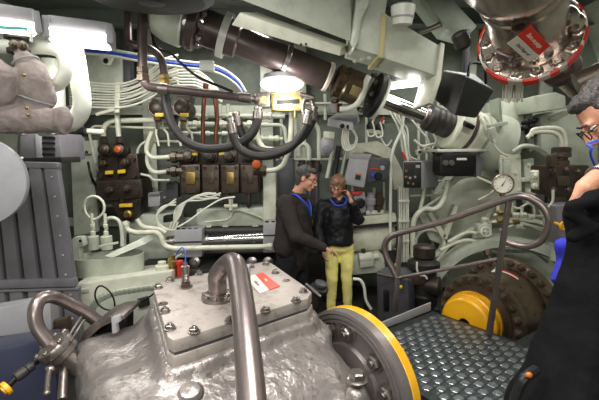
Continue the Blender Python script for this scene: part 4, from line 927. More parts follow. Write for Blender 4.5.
pipe('hull_cable', [(480, 118), (486, 130), (492, 142), (500, 152), (508, 156)], 1.1, CBL, 'white cable dropping from the black hanging box to the gauge plate', 'cable', 4.2, soft=True)
pipe('hull_cable', [(484, 116), (491, 128), (495, 144)], 1.0, CBL, 'shorter white cable beside the black hanging box', 'cable', 4.3, soft=True)
t = thing('lug_fitting', 'pale pipe lug between the black hanging box and the hull web', 'fitting')
mb = MB(); mb.cyl(A(491, 128, 4.15), A(494, 138, 4.15), .04); part('sleeve', mb, GRN, t)
mb = MB(); mb.fb([(490, 124), (508, 121), (508, 125), (491, 128)], 4.2, .1, .008); part('arm', mb, GRN, t)
# brown valve
t = thing('brown_valve', 'dark brown bolted valve standing by the spectacled man forearm', 'valve')
mb = MB(); mb.fb([(549, 166), (590, 165), (590, 190), (580, 197), (549, 196)], 3.6, .3, .02); part('body', mb, HYD, t)
p = A(560, 166, 3.7)
mb = MB(); mb.lathe(p, (0, 0, 1), [(.07, -.02), (.075, .0), (.075, .05), (.06, .055), (.06, .08), (.085, .085), (.085, .12), (.07, .13), (.05, .135)], 12); part('bonnet', mb, HYB, t)
mb = MB(); mb.lathe(p + V((0, 0, .12)), (0, 0, 1), [(.08, 0), (.085, .005), (.085, .05), (.06, .06)], 6); part('cap_nut', mb, HYD, t)
mb = MB(); mb.fb([(551, 155), (557, 154), (557, 166), (551, 167)], 3.55, .08, .01); part('side_port', mb, HYB, t)
for q in ((553, 171), (553, 190), (566, 170), (578, 172), (568, 190)): bolts(t, BOLT_D, [A(q[0], q[1], 3.6)], (0, -1, 0), 1.1)
mb = MB(); mb.fb([(558, 176), (570, 176), (570, 186), (558, 186)], 3.58, .05, .01); part('cover', mb, HYB, t)
mb = MB(); mb.lathe(A(557, 196, 3.7), (0, 0, -1), [(.07, -.02), (.07, .06), (.055, .065), (.055, .16), (.07, .165), (.07, .2)], 20); part('lower_neck', mb, HYB, t)
part('drain_tube', pipe_mb([(553, 190), (553, 202), (547, 209)], 1.3, 3.55, 4), GRN, t, 'pale drain tube')
t = thing('valve_bracket', 'cream bracket with bolts on the left of the brown valve', 'bracket')
mb = MB(); mb.fb([(536, 172), (545, 167), (549, 167), (548, 190), (538, 190)], 3.75, .12, .012); part('web', mb, CRM, t)
bolts(t, BOLT_P, [A(535, 176, 3.75), A(535, 186, 3.75)], (-1, -.2, 0), 1.4)
t = thing('lower_riser', 'pale riser pipe with a bronze collar under the brown valve', 'riser')
mb = MB(); mb.cyl(A(557, 212, 3.72), A(556, 260, 3.72), .055); part('tube', mb, GRN, t)
mb = MB(); mb.lathe(A(557, 214, 3.72), (0, 0, 1), [(.06, -.04), (.075, -.035), (.075, .035), (.06, .04)], 24); part('collar', mb, HYD, t)
t = thing('yellow_handle', 'small yellow loop handle beside the black coat', 'handle')
p = A(563, 226, 3.3)
mb = MB(); mb.tube(circ(p, (.3, -1, .1), .03, 20), .01, 8, closed=True); part('ring', mb, YEL, t)
mb = MB(); mb.cyl(p, p + V((.03, .15, 0)), .012); part('shank', mb, YEL, t)
solo('grey_actuator_box', MB().fb([(556, 206), (580, 204), (582, 244), (560, 246)], 3.45, .2, .02), GRY, 'grey box behind the yellow loop handle', 'box')

# ---- brown wheel + yellow guard (shaft line of the foreground gear)
D1 = V((.79, .61, 0)).normalized(); D2 = V((-.61, .79, 0)).normalized()
CC = V((.28, 2.10, .58))                     # centre of the near flange
def ax(s): return CC + D1 * s
t = thing('bolted_coupling', 'big oily brown bolted coupling drum behind the railing', 'coupling')
g = ax(1.45) + V((0, 0, .0))
mb = MB(); mb.lathe(g, D1, [(.2, 0), (.335, .0), (.345, .012), (.345, .06), (.33, .07), (.275, .075), (.27, .09), (.30, .2), (.325, .36), (.335, .44), (.375, .45), (.40, .46), (.405, .47), (.405, .53), (.39, .54), (.2, .54)], 72); part('drum', mb, RST, t)
mb = MB(); mb.lathe(g, D1, [(.25, -.012), (.265, -.01), (.265, .01), (.25, .01)], 64); part('rib', mb, HYB, t)
bolts(t, BOLT_D, circ(g, -D1, .305, 20), -D1, 1.15)
bolts(t, BOLT_D, circ(g + D1 * .072, D1, .31, 20, .1), D1, 1.25); bolts(t, BOLT_D, circ(g + D1 * .455, -D1, .375, 26), -D1, 1.25)
def ond(s, a, e=.004):
    r = .27 + (.325 - .27) * (s - .09) / .27 + e; return g + D1 * s + (-D2 * math.sin(RAD(a)) + V((0, 0, 1)) * math.cos(RAD(a))) * r
for k in range(12):
    a = -75 + k * 14; q = ond(.14 + .07 * (k % 3), a, 0); o = (q - (g + D1 * .2)).normalized()
    mb = MB(); mb.lathe(q, o, [(.012, -.01), (.012, .006), (.006, .007)], 10); part('plug', mb, DRK, t)
for nm, m_, a0, a1, s0, s1 in (('white_mark', WHT, -2, 26, .33, .345), ('red_mark', RED, -4, 24, .345, .362), ('white_mark', WHT, -12, -5, .30, .36)):
    mb = MB(); n = 6; rr = [ond(s_, a0 + (a1 - a0) * k / n) for s_ in (s0, s1) for k in (range(n + 1) if s_ == s0 else range(n, -1, -1))]
    vs = [mb.v(p) for p in rr]
    for k in range(n): mb.f((vs[k], vs[k + 1], vs[2 * n - k], vs[2 * n + 1 - k]))
    part(nm, mb, m_, t, nm.replace('_', ' ').replace('mark', 'painted mark'))
mb = MB(); tp = g + D1 * .48 + V((0, 0, .38)) + D2 * .17
mb.lathe(tp, V((0, 0, 1)) + D2 * .5, [(.03, -.05), (.03, .02), (.04, .025), (.04, .07), (.02, .075)], 8); part('lug', mb, HYB, t)
t = thing('coupling_guard', 'yellow round coupling guard with a black shaft hole at the far end of the treadplate', 'guard')
g2 = V((1.325, 2.945, .56)) - D1 * .05
mb = MB(); mb.lathe(g2, D1, [(.05, .0), (.19, .0), (.205, .015), (.205, .06), (.215, .062), (.225, .07), (.225, .12), (.2, .125)], 64, caps=False); part('disc', mb, YEL, t)
mb = MB(); mb.lathe(g2, D1, [(.2, .123), (.235, .125), (.235, .145), (.2, .15)], 64); part('rim', mb, YEL, t)
mb = MB(); mb.lathe(g2, D1, [(.05, .02), (.056, .02), (.056, .09), (.02, .09)], 32); part('shaft_hole', mb, BLK, t, 'black hole')
# ---- rail
def Yr(px): return 3.1 - (px - 397) * (3.1 - 2.635) / 112
def rp_(pts): return [A(x, y, Yr(x)) for x, y in pts]
t = thing('handrail', 'brushed steel tube handrail with a rounded loop end standing on the treadplate', 'handrail')
P = catmull(rp_([(397, 278), (392, 268), (386, 256), (384.5, 246), (389, 238), (400, 233), (430, 225), (449, 219.5), (480, 208.5), (505, 199.5), (520, 196), (532, 199), (543, 207), (549, 219), (547, 232), (539, 242), (527, 246), (513, 244), (502, 240)]), 6)
mb = MB(); mb.tube(P, .024, 16); part('top_rail', mb, RAI, t)
mb = MB(); mb.tube(rp_([(397, 278), (449, 268.5), (499, 259)]), .014, 12); part('lower_rail', mb, RAI, t)
mb = MB(); mb.hexa([A(395, 312, 3.1) + V((x, y, 0)) for x, y in ((-.02, -.012), (.02, -.012), (.02, .012), (-.02, .012))] + [A(400.5, 234, 3.09) + V((x, y, 0)) for x, y in ((-.02, -.012), (.02, -.012), (.02, .012), (-.02, .012))], .004); part('post', mb, RAI, t)
mb = MB(); mb.hexa([A(489, 335, 2.64) + V((x, y, 0)) for x, y in ((-.02, -.012), (.02, -.012), (.02, .012), (-.02, .012))] + [A(509, 201, 2.635) + V((x, y, 0)) for x, y in ((-.018, -.012), (.018, -.012), (.018, .012), (-.018, .012))], .004); part('post', mb, RAI, t)
# ---- grey can and motor behind the rail
t = thing('grey_can', 'scuffed grey metal can with a black opening behind the left railing post', 'can')
mb = MB(); mb.hexa([A(377, 322, 3.7), A(410, 326, 3.5), A(418, 316, 4.0), A(388, 312, 4.1), A(376, 270, 3.7), A(409, 277, 3.5), A(417, 268, 4.0), A(387, 265, 4.1)], .05, 4); part('body', mb, DGR, t)
mb = MB(); mb.fb([(384, 291), (391, 290), (393, 312), (384, 312)], 3.62, .05, .02); part('opening', mb, BLK, t, 'black opening')
mb = MB(); mb.tube(rp_ and [A(x, y, 3.55) for x, y in ((377, 274), (392, 277), (410, 281))], .012); part('seam', mb, HYB, t)
for q in ((401, 287), (396, 265)):
    mb = MB(); mb.ell(A(q[0], q[1], 3.5), (.014, .01, .018)); part('yellow_dab', mb, YTG, t, 'yellow dab')
t = thing('dark_pump', 'dark brown pump motor with a white tube loop right of the grey can', 'pump')
p = A(422, 305, 3.9)
mb = MB(); mb.lathe(p, (0, 0, 1), [(.12, -.3), (.12, .0), (.15, .02), (.15, .12), (.13, .14), (.13, .38), (.16, .4), (.16, .46), (.1, .5)], 32); part('motor', mb, DRK, t)
mb = MB(); mb.lathe(p + V((.0, 0, .5)), (0, 0, 1), [(.09, 0), (.11, .02), (.11, .12), (.08, .14)], 28); part('cap', mb, HYD, t)
mb = MB(); mb.lathe(A(427, 285, 3.85), (1, -.6, 0), [(.08, -.1), (.1, 0), (.1, .12), (.06, .14)], 24); part('flange', mb, HYD, t)
part('white_tube', pipe_mb([(417, 262), (417, 270), (420, 275), (425, 276), (427, 279)], 1.0, 3.75, soft=True), WHT, t, 'white tube')
mb = MB(); mb.fb([(412, 276), (424, 274), (426, 284), (414, 286)], 3.75, .1, .02); part('terminal_box', mb, HYB, t)
solo('dark_engine_bed', MB().fb([(372, 318), (470, 306), (470, 345), (372, 345)], 3.9, .6, .02), DRK, 'dark bed under the grey can and the pump motor', 'bed')
# ---- treadplate
def tw(s, w, z=0): return D1 * s + D2 * w + V((0, 0, .604 + z))
S_ = lambda s: s + CC.dot(D1)
out = [(1.715, -.2), (1.715, 1.80), (2.735, 1.76), (2.735, 1.115), (3.15, 1.09), (3.15, -.75), (1.9, -.75), (1.9, -.2)]
t = thing('treadplate_cover', 'grey diamond pattern treadplate walkway between the two yellow couplings', 'walkway')
mb = MB(); mb.prism([tw(s, w, -.02) for s, w in out], (0, 0, .02)); part('plate', mb, TRD, t)
mb = MB(); mbar = MB(); cell = .052
def inside(s, w): return 1.73 < s < (2.72 if w > 1.09 else 3.13) and -.1 < w < 1.76 - (0)
ns = int(1.45 / cell); nw = int(1.9 / cell)
for i in range(ns):
    for j in range(nw):
        s = 1.745 + i * cell; w = -.08 + j * cell
        if not inside(s - .02, w) or not inside(s + .03, w + .03): continue
        flip = (i + j) % 2
        for k in range(1 if flip else 4):
            o = (k - 1.5) * .0125; l = .021 - abs(k - 1.5) * .002; h = .0035; q = .0042
            if flip: shp = [(-.030, 0), (-.019, -.022), (.019, -.022), (.030, 0), (.019, .022), (-.019, .022)]; o = 0
            else: shp = [(-q, -l), (q, -l), (q, l), (-q, l)]
            M_ = mb if flip else mbar
            v = [M_.v(tw(s + x + (0 if flip else o), w + y, 0)) for x, y in shp]
            u2 = [M_.v(tw(s + x * .84 + (0 if flip else o), w + y * (.84 if flip else .7), h)) for x, y in shp]
            M_.f(u2); m_ = len(shp)
            for z_ in range(m_): M_.f((v[z_], v[(z_ + 1) % m_], u2[(z_ + 1) % m_], u2[z_]))
part('tread_bars', mbar, TRM_, t)['kind'] = 'stuff'
part('tread_pattern', mb, TRL, t)['kind'] = 'stuff'  # solid light pads stand for the bright lozenge reflections
mb = MB(); mb.prism([tw(1.9, 1.80, 0), tw(2.74, 1.78, 0), tw(2.74, 1.78, .07), tw(1.9, 1.80, .05)], D2 * .012, .002); part('kick_plate', mb, LGR, t, 'light grey kick plate')
mb = MB(); mb.prism([tw(2.74, 1.115, 0), tw(2.74, 1.78, 0), tw(2.74, 1.78, -.12), tw(2.74, 1.115, -.12)], D1 * .008); part('edge_lip', mb, TRD, t)
for s, w in ((1.9, 1.66), (2.66, 1.66), (2.66, 1.2), (1.9, .3), (3.0, .3), (3.0, 1.0)):
    mb = MB(); mb.box(D1 * s + D2 * w + V((0, 0, .29)), (.05, .05, .58)); part('leg', mb, DGR, t)
# white paint fleck on the tread
# ================================================================= FOREGROUND GEAR HOUSING
ZP = 1.2
def text_mesh(s, size, o, xd, yd, thick=.0006, align='CENTER'):
    cu = bpy.data.curves.new('lettering', 'FONT'); cu.body = s; cu.size = size; cu.align_x = align; cu.align_y = 'CENTER'; cu.extrude = thick; cu.resolution_u = 3
    ob = bpy.data.objects.new('lettering', cu); SC.collection.objects.link(ob)
    me = bpy.data.meshes.new_from_object(ob.evaluated_get(bpy.context.evaluated_depsgraph_get()))
    bpy.data.objects.remove(ob); bpy.data.curves.remove(cu)
    xd = V(xd).normalized(); zd = xd.cross(V(yd)).normalized(); yd = zd.cross(xd)
    me.transform(Matrix.Translation(V(o)) @ Matrix((xd, yd, zd)).transposed().to_4x4())
    return me
def hit(px, py, p, n):
    o = V((0, 0, CZ)); d = A(px, py, 1.0) - o; n = V(n); return o + d * ((V(p) - o).dot(n) / d.dot(n))
def scaled(poly, k, z, c=None):
    c = c or sum(poly, V((0, 0, 0))) / len(poly); return [V((c.x + (p.x - c.x) * k, c.y + (p.y - c.y) * k, z)) for p in poly]
top = [AF(x, y, ZP) for x, y in ((153.5, 290), (154.5, 284.5), (161, 281.5), (258, 262.5), (266, 261), (272, 263), (306, 286.5), (312, 292), (308, 298), (184, 337), (173, 340), (167, 336))]
t = thing('gear_housing', 'big silver painted cast gear housing with a bolted cover plate in the foreground', 'housing')
mb = MB(); mb.prism(scaled(top, 1.0, ZP - .055), (0, 0, .055), .01); cover = part('cover_plate', mb, SIP, t)
mb = MB(); mb.prism(scaled(top, .985, ZP - .068), (0, 0, .015)); part('gasket', mb, DGR, t, 'dark gasket line')
mb = MB(); mb.prism(scaled(top, 1.01, ZP - .13), (0, 0, .065), .012); part('neck_flange', mb, SIP, t)
mb = MB()
mb.prism(scaled(top, 1.0, .55), (0, 0, ZP - .125 - .55), .03)
mb.prism(scaled(top, 1.10, .5), (0, 0, .595), .05); mb.prism(scaled(top, 1.26, .4), (0, 0, .62), .12)
def fr(s, w, z): return D1 * s + D2 * w + V((0, 0, z))
mb.lathe(fr(.2, 1.47, .5), D1, [(.1, 0), (.5, .0), (.55, .06), (.55, .88), (.51, .98), (.41, 1.09), (.29, 1.17), (.22, 1.27)], 48)
mb.box(fr(.62, 1.85, .5), (.8, .62, 1.0), Matrix((D1, D2, V((0, 0, 1)))).transposed(), .1)
mb.lathe(AF(357, 384, .99) - V((0, 0, .3)), (0, 0, 1), [(.07, 0), (.05, .22), (.045, .29), (.04, .295)], 24)
cast = blob(mb, .017, 14, 'casting')
jig(cast, .004, 14, 5)
put('casting', cast, SIL, t)
for q in ((158, 287), (165, 311), (170, 328), (194, 331), (230, 320.5), (265.5, 310), (296, 300), (303.5, 291), (275.5, 272), (266, 263.5), (251, 266), (199, 273.5), (170, 280)):
    inst('bolt', BOLT_S, t, frame_at(AF(q[0], q[1] + 1, ZP), (0, 0, 1), q[0], .95))
for q in ((163, 304), (286, 280.5)):
    mb = MB(); mb.lathe(AF(q[0], q[1], ZP), (0, 0, 1), [(.022, -.002), (.022, .004), (.014, .004), (.013, .0), (.006, 0), (.006, .003)], 24); part('plug', mb, STL, t)
# hex bolt on its boss, round boss
mb = MB(); hb = AF(357, 382, .99)
mb.lathe(hb, (0, 0, 1), [(.034, 0), (.034, .005), (.03, .007)], 28); part('washer', mb, STL, t)
inst('hex_bolt', bolt_mesh('hex_bolt', STL, .029, .04, True, False), t, frame_at(hb + V((0, 0, .006)), (0, 0, 1), .4))
bs = AF(190, 389, 1.035)
mb = MB(); mb.lathe(bs - V((0, 0, .03)), V((.1, -.35, 1)), [(.045, 0), (.045, .025), (.036, .04), (.03, .043)], 32); part('boss', mb, SIL, t)
mb = MB(); mb.lathe(bs - V((0, 0, .026)), V((.1, -.35, 1)), [(.045, 0), (.05, .003), (.05, .014), (.045, .018)], 32); part('boss_ring', mb, HYB, t)

# pipe on the cover plate
t = thing('vent_pipe', 'thick bare steel pipe arching from the cover plate down towards the viewer', 'pipe')
p0 = AF(218, 299, ZP)
P = [p0, p0 + V((0, 0, .07)), p0 + V((.003, -.003, .12)), A(228, 263.5, p0.y - .06), A(236, 266, p0.y - .18), A(242, 298, p0.y - .38), A(247.5, 350, p0.y - .6), A(252.5, 410, p0.y - .78), A(253, 425, p0.y - .82)]
mb = MB(); mb.tube(catmull(P, 10), .044, 24); part('tube', mb, RAI, t)
mb = MB(); mb.lathe(p0, (0, 0, 1), [(.078, -.002), (.078, .016), (.06, .02), (.06, .032), (.048, .036)], 36); fl = part('base_flange', mb, STL, t)
for q in circ(p0 + V((0, 0, .016)), (0, 0, 1), .066, 8):
    mb = MB(); mb.box(q + V((0, 0, .008)), (.018, .018, .016), bev=.003); part('lug', mb, STL, fl)
mb = MB(); mb.box(p0 + V((.1, .16, .06)), (.07, .05, .12), bev=.004)
solo('steel_block', mb, LGR, 'small grey upright block behind the arching steel pipe on the cover plate', 'block')
# threaded valve
t = thing('threaded_valve', 'slim worn threaded fitting standing on the back of the cover plate, blue wire on top', 'valve')
p = AF(186, 287.5, ZP)
mb = MB(); mb.lathe(p, (0, 0, 1), [(.034, -.002), (.034, .006), (.026, .008)], 28); part('washer', mb, STL, t)
mb = MB(); mb.rings([circ(p + V((0, 0, h)), (0, 0, 1), .026, 6) for h in (.008, .03)]); part('hex_base', mb, HYB, t)
mb = MB(); mb.lathe(p, (0, 0, 1), [(.014, .03), (.018, .034), (.018, .05)] + [(r, .052 + k * .008 + d) for k in range(4) for r, d in ((.02, 0), (.016, .004))] + [(.022, .086), (.022, .115), (.012, .12), (.012, .135)], 20); part('stem', mb, STL, t)
mb = MB(); mb.tube(catmull([p + V((0, 0, .13)), p + V((-.002, .02, .18)), p + V((-.03, .05, .2)), p + V((-.08, .1, .15))], 6), .003, 8); part('wire', mb, LAN, t, 'blue wire')
# sign on the plate
def sign2(name, label, W, Rd, off, wt, rt, lt=True):
    """W, Rd: corner points of the white and the red half (long lower-left edge first)"""
    t = thing(name, label, 'sign')
    for nm, q, m, tx, tm, lb in (('white_half', W, WSG, wt, BLK, 'white half'), ('red_half', Rd, RSG, rt, WSG, 'red half')):
        mb = MB(); mb.prism(q, off * .004, 0); h = part(nm, mb, m, t, lb)
        c = sum(q, V((0, 0, 0))) / 4 + off * .0046
        xd = (q[3] - q[0]); yd = (q[1] - q[0])
        if tx:
            if xd.cross(yd).dot(off) < 0: yd = -yd
            put('lettering', text_mesh(tx, yd.length * .42, c, xd, yd), tm, h)
    return t
z = ZP + .001
sign2('warning_sign', 'red and white sign lying flat on the silver cover plate',
      [AF(x, y, z) for x, y in ((245.5, 278), (255, 275), (269, 290.5), (259.5, 294))], [AF(x, y, z) for x, y in ((255, 275), (263, 273), (280, 286.5), (269, 290.5))], V((0, 0, 1)), 'Guxxe', 'Ram')
# flange of the housing
t = thing('shaft_flange', 'big dark grooved flange with hex bolts and a yellow outer ring beside the silver housing', 'flange')
K = .765
mb = MB(); mb.lathe(CC, D1, [(r * K, h * K) for r, h in [(.2, -.03), (.3, -.03), (.31, 0), (.455, 0), (.46, -.03), (.478, -.034), (.482, -.01), (.486, -.01), (.49, -.03), (.512, -.03), (.516, -.008), (.52, -.008), (.524, -.024), (.55, -.018), (.553, .01), (.553, .055), (.3, .055)]], 96); part('disc', mb, FLG, t)
mb = MB(); mb.lathe(CC, D1, [(r * K, h * K) for r, h in [(.3, .056), (.550, .056), (.556, .062), (.556, .125), (.55, .13), (.3, .13)]], 96); part('rim', mb, YEL, t, 'yellow outer ring')
nut = bolt_mesh('hex_bolt', STL, .036, .048)
for a in range(12):
    an = RAD(-1.3 + a * 29); q = CC + (D2 * math.sin(an) + V((0, 0, 1)) * math.cos(an)) * .312
    inst('hex_bolt', nut, t, frame_at(q, -D1, a, 1.0))

# ---- left handle and fittings
t = thing('tube_loop', 'bare steel tube bent into a loop at the lower left, ending in a round coupling', 'pipe')
P = [A(98, 321, 1.98), A(80, 309, 1.92), A(62, 300, 1.86), A(49, 296.5, 1.8), A(39, 301, 1.76), A(35, 313, 1.73), A(38, 328, 1.72), (A(50, 345, 1.72))]
mb = MB(); mb.tube(catmull(P, 8), .031, 20); part('tube', mb, RAI, t)
a = (A(76, 360, 1.8) - A(44, 336, 1.66)).normalized(); p = A(55, 347, 1.71)
mb = MB(); mb.lathe(p, V((.5, .3, -.8)), [(.05, -.03), (.075, -.02), (.08, -.01), (.08, .015), (.07, .02), (.075, .025), (.075, .05), (.06, .06), (.045, .065), (.045, .16)], 36); part('coupling', mb, STL, t)
for q in circ(p, V((.5, .3, -.8)), .068, 6): inst('bolt', BOLT_S, t, frame_at(q - V((.5, .3, -.8)).normalized() * .018, -V((.5, .3, -.8)), 0, .7))
t = thing('spout_pipe', 'short steel spout running from the round coupling into the housing', 'pipe')
mb = MB(); mb.tube([A(66, 356, 1.78), A(92, 381, 1.72)], .034, 20); part('tube', mb, RAI, t)
mb = MB(); mb.tube([A(52, 372, 1.7), A(64, 366, 1.72), A(62, 400, 1.6)], .02, 12); part('bracket_bar', mb, STL, t)
t = thing('curved_bracket', 'curved steel bracket with a black recess between the tube loop and the housing', 'bracket')
mb = MB(); mb.fb([(77, 346), (83, 332), (96, 322), (108, 317), (124, 315), (125, 319), (112, 322), (100, 328), (88, 339), (83, 351)], 1.83, .2, .006); part('rib', mb, STL, t)
mb = MB(); mb.fb([(84, 351), (90, 339), (101, 329), (112, 323), (122, 321), (122, 352), (102, 366), (86, 370)], 1.93, .15, .01); part('recess', mb, BLK, t, 'black recess')
mb = MB(); mb.fb([(111, 318), (119, 316), (120, 322), (116, 324), (117, 333), (112, 334)], 1.81, .03, .004); part('clip', mb, LGR, t, 'pale clip')
for i, (a, b_) in enumerate((((66, 340), (81, 317)), ((70, 342), (84, 320)))):
    solo('thin_rod', MB().cyl(A(a[0], a[1], 1.7), A(b_[0], b_[1], 1.88), .0055), STL, ('left' if i == 0 else 'right') + ' one of two thin bright rods above the round coupling', 'rod')
t = thing('cable_plug', 'black cable plug with a yellow ring in the lower left corner', 'plug')
mb = MB(); mb.tube(catmull([A(44, 358, 1.7), A(34, 363, 1.66), A(26, 370, 1.63), A(16, 378, 1.6), A(6, 388, 1.57)], 6), .014, 12); part('cable', mb, BLK, t)
mb = MB(); q0, q1 = A(33, 365, 1.66), A(18, 376, 1.6); mb.lathe(q0, q1 - q0, [(.016, 0), (.022, .004), (.022, .03), (.018, .033), (.024, .036), (.024, .07), (.018, .08)], 16); part('body', mb, RUB, t)
q0, q1 = A(9, 386, 1.58), A(3, 391, 1.56); mb = MB(); mb.lathe(q0, q1 - q0, [(.016, 0), (.032, .003), (.032, .02), (.02, .022), (.02, .028)], 24); part('ring', mb, YEL, t, 'yellow ring')
t = thing('toggle_lever', 'small steel toggle lever hanging below the round coupling', 'lever')
mb = MB(); mb.tube(catmull([A(50, 368, 1.62), A(48, 378, 1.58), A(47, 392, 1.52)], 5), .011, 12); part('arm', mb, STL, t)
mb = MB(); mb.ell(A(50, 369, 1.62), (.022, .016, .016)); part('pivot', mb, STL, t); mb = MB(); mb.ell(A(47, 393, 1.52), (.014, .014, .014)); part('knob', mb, STL, t)

# ================================================================= SILVER MACHINE, TOP RIGHT
MD = V((.55, .775, -.305)).normalized(); MF = V((1.39, 2.46, 2.57))
t = thing('silver_machine', 'polished silver cylinder machine with a taped bolted flange at the top right', 'machine')
mb = MB(); mb.lathe(MF, MD, [(.15, .015), (.268, .015), (.27, .01), (.27, -.03), (.262, -.036)], 72); fl = part('flange', mb, NKL, t)
mb = MB(); mb.lathe(MF, MD, [(.195, -.03), (.195, -.06), (.20, -.065), (.20, -.44), (.212, -.45), (.212, -.47), (.204, -.48), (.204, -.53), (.22, -.55), (.24, -.60), (.27, -.7), (.29, -1.1)], 72); part('body', mb, NKL, t)
mb = MB(); mb.lathe(MF, MD, [(.268, .02), (.278, .02), (.282, .012), (.282, -.033), (.277, -.04), (.268, -.04)], 72, caps=False); part('white_tape', mb, WTP, t, 'white tape')
x, y, z_ = basis(MD)
for k in range(13):
    mb = MB(); a0 = 2 * math.pi * k / 13 + .2 + .1 * (k % 2); rs = []
    for j in range(7):
        a = a0 + j * (.028 + .02 * (k % 3)); d = x * math.cos(a) + y * math.sin(a)
        rs.append([MF + d * r + MD * h for r, h in ((.272, .024), (.285, .018), (.286, -.037), (.272, -.044))])
    mb.rings(rs); part('red_tape', mb, RED, t, 'red tape')
mbm = bolt_mesh('flange_bolt', NKL, .026, .03)
for i, q in enumerate(circ(MF - MD * .035, -MD, .237, 14, .1)):
    inst('flange_bolt', mbm, t, frame_at(q, -MD, i, 1))
vn = (V((0, 0, CZ)) - MF); vn = (vn - MD * vn.dot(MD)).normalized(); vs = MD.cross(vn)
if vs.x > 0: vs = -vs          # vs now points left in the room
mb = MB(); q = MF - MD * .13 + vn * .145 + vs * .13; wn = (vn * .74 + vs * .67).normalized(); vs = wn.cross(MD); vs = vs if vs.x < 0 else -vs; mb.box(q, (.12, .1, .03), Matrix((vs, MD, wn)).transposed(), .006); pl = part('side_plate', mb, SHF, t, 'dark side plate')
for (i, j) in ((-.045, -.035), (.045, -.035), (-.045, .035), (.045, .035)):
    mb = MB(); w3 = wn
    mb.ell(q + vs * i + MD * j + w3 * .017, .008, u=10, w=6); part('screw', mb, CHR, pl)
mb = MB(); q = A(519, 20, 2.02); mb.lathe(q, vn + MD * -.2, [(.035, -.05), (.037, .01), (.037, .04), (.024, .045), (.02, .02)], 8); part('lifting_eye', mb, HYB, t)
mb = MB(); mb.lathe(A(462, 42, 2.35), (.4, .2, -.6), [(.03, -.06), (.045, -.05), (.045, .02), (.03, .04)], 20); part('side_plug', mb, DRK, t)
mb = MB(); mb.ell(A(565, 17, 2.2), (.07, .06, .06)); mb.ell(A(553, 12, 2.2), (.045, .04, .04)); mb.ell(A(575, 22, 2.25), (.05, .05, .05))
put('pipe_boss', blob(mb, .01, 4, 'pipe_boss'), NKL, t)
vs = MD.cross(vn); vs = vs if vs.x < 0 else -vs
nn_ = (vn * .99 - vs * .1).normalized(); sp0 = MF - MD * .24 + vn * .213
sign2('warning_sign', 'red and white sign on the silver machine flange at the top right',
      [hit(x, y, sp0, nn_) for x, y in ((507, 43), (517.5, 35.5), (538.5, 55.5), (528, 61.5))], [hit(x, y, sp0, nn_) for x, y in ((518, 35), (530, 24), (550, 45), (539, 55))], nn_, "Don't finger us!", 'Bara se pinga')
t = thing('outlet_pipe', 'polished steel pipe leaving the far side of the taped flange towards the spectacled man', 'pipe')
mb = MB(); p0, p1 = A(552, 60, 2.75), A(606, 112, 3.1); mb.cyl(p0, p1, .09, n=36); part('tube', mb, NKL, t)
mb = MB(); mb.lathe(p0 + (p1 - p0) * .12, p1 - p0, [(.1, 0), (.125, .005), (.125, .05), (.1, .055)], 36); part('collar', mb, SHF, t)
for k in range(8):
    x = 503 + k * 2.7
    pipe('hanging_wire', [(x + 1, 84), (x, 92), (x - .5 + (k % 3) * .5, 101 + (k % 3))], 1.1, CBL if k % 4 else STL, 'one of the short white strands hanging under the taped flange', 'wire', 2.75, soft=True, group='white strands under the taped flange', n=8)
solo('dark_pipe', MB().cyl(A(576, 84, 2.0), A(640, 56, 1.9), .055), HYB, 'dark brown pipe above the spectacled man hair', 'pipe')
# ================================================================= PEOPLE
def hand(mb, wr, d, n, th, s=1.0, curl=(.25, .35, .3), spread=.12, thumb=.6):
    """wr wrist, d towards the fingertips, n out of the palm, th side of the thumb"""
    d = V(d).normalized(); n = V(n); n = (n - d * n.dot(d)).normalized(); th = V(th); th = (th - d * th.dot(d) - n * th.dot(n)).normalized()
    wr = V(wr)
    kn = []
    for i, o in enumerate((.032, .011, -.011, -.031)):
        k = wr + d * (.088 - abs(i - 1.2) * .005) * s + th * o * s; kn.append(k)
        mb.cap(wr + d * .015 * s + th * o * .6 * s, k, .0165 * s, .0125 * s, 10)
    for i, (k, L) in enumerate(zip(kn, (.07, .08, .074, .058))):
        ang = 0; p = k; sp = (1.2 - i) * spread
        for f, c in zip((.44, .31, .25), curl):
            ang += c * (1 + .12 * i)
            q = p + (d * math.cos(ang) + n * math.sin(ang) + th * sp * math.cos(ang)).normalized() * L * f * s
            mb.cap(p, q, .0088 * s, .0078 * s, 8); p = q
    p = wr + d * .028 * s + th * .024 * s
    q = p + (d * .6 + th * thumb + n * .25).normalized() * .042 * s; r = q + (d * .9 + th * thumb * .35 + n * .35).normalized() * .03 * s
    mb.cap(p, q, .015 * s, .0105 * s, 10); mb.cap(q, r, .0102 * s, .0082 * s, 8)
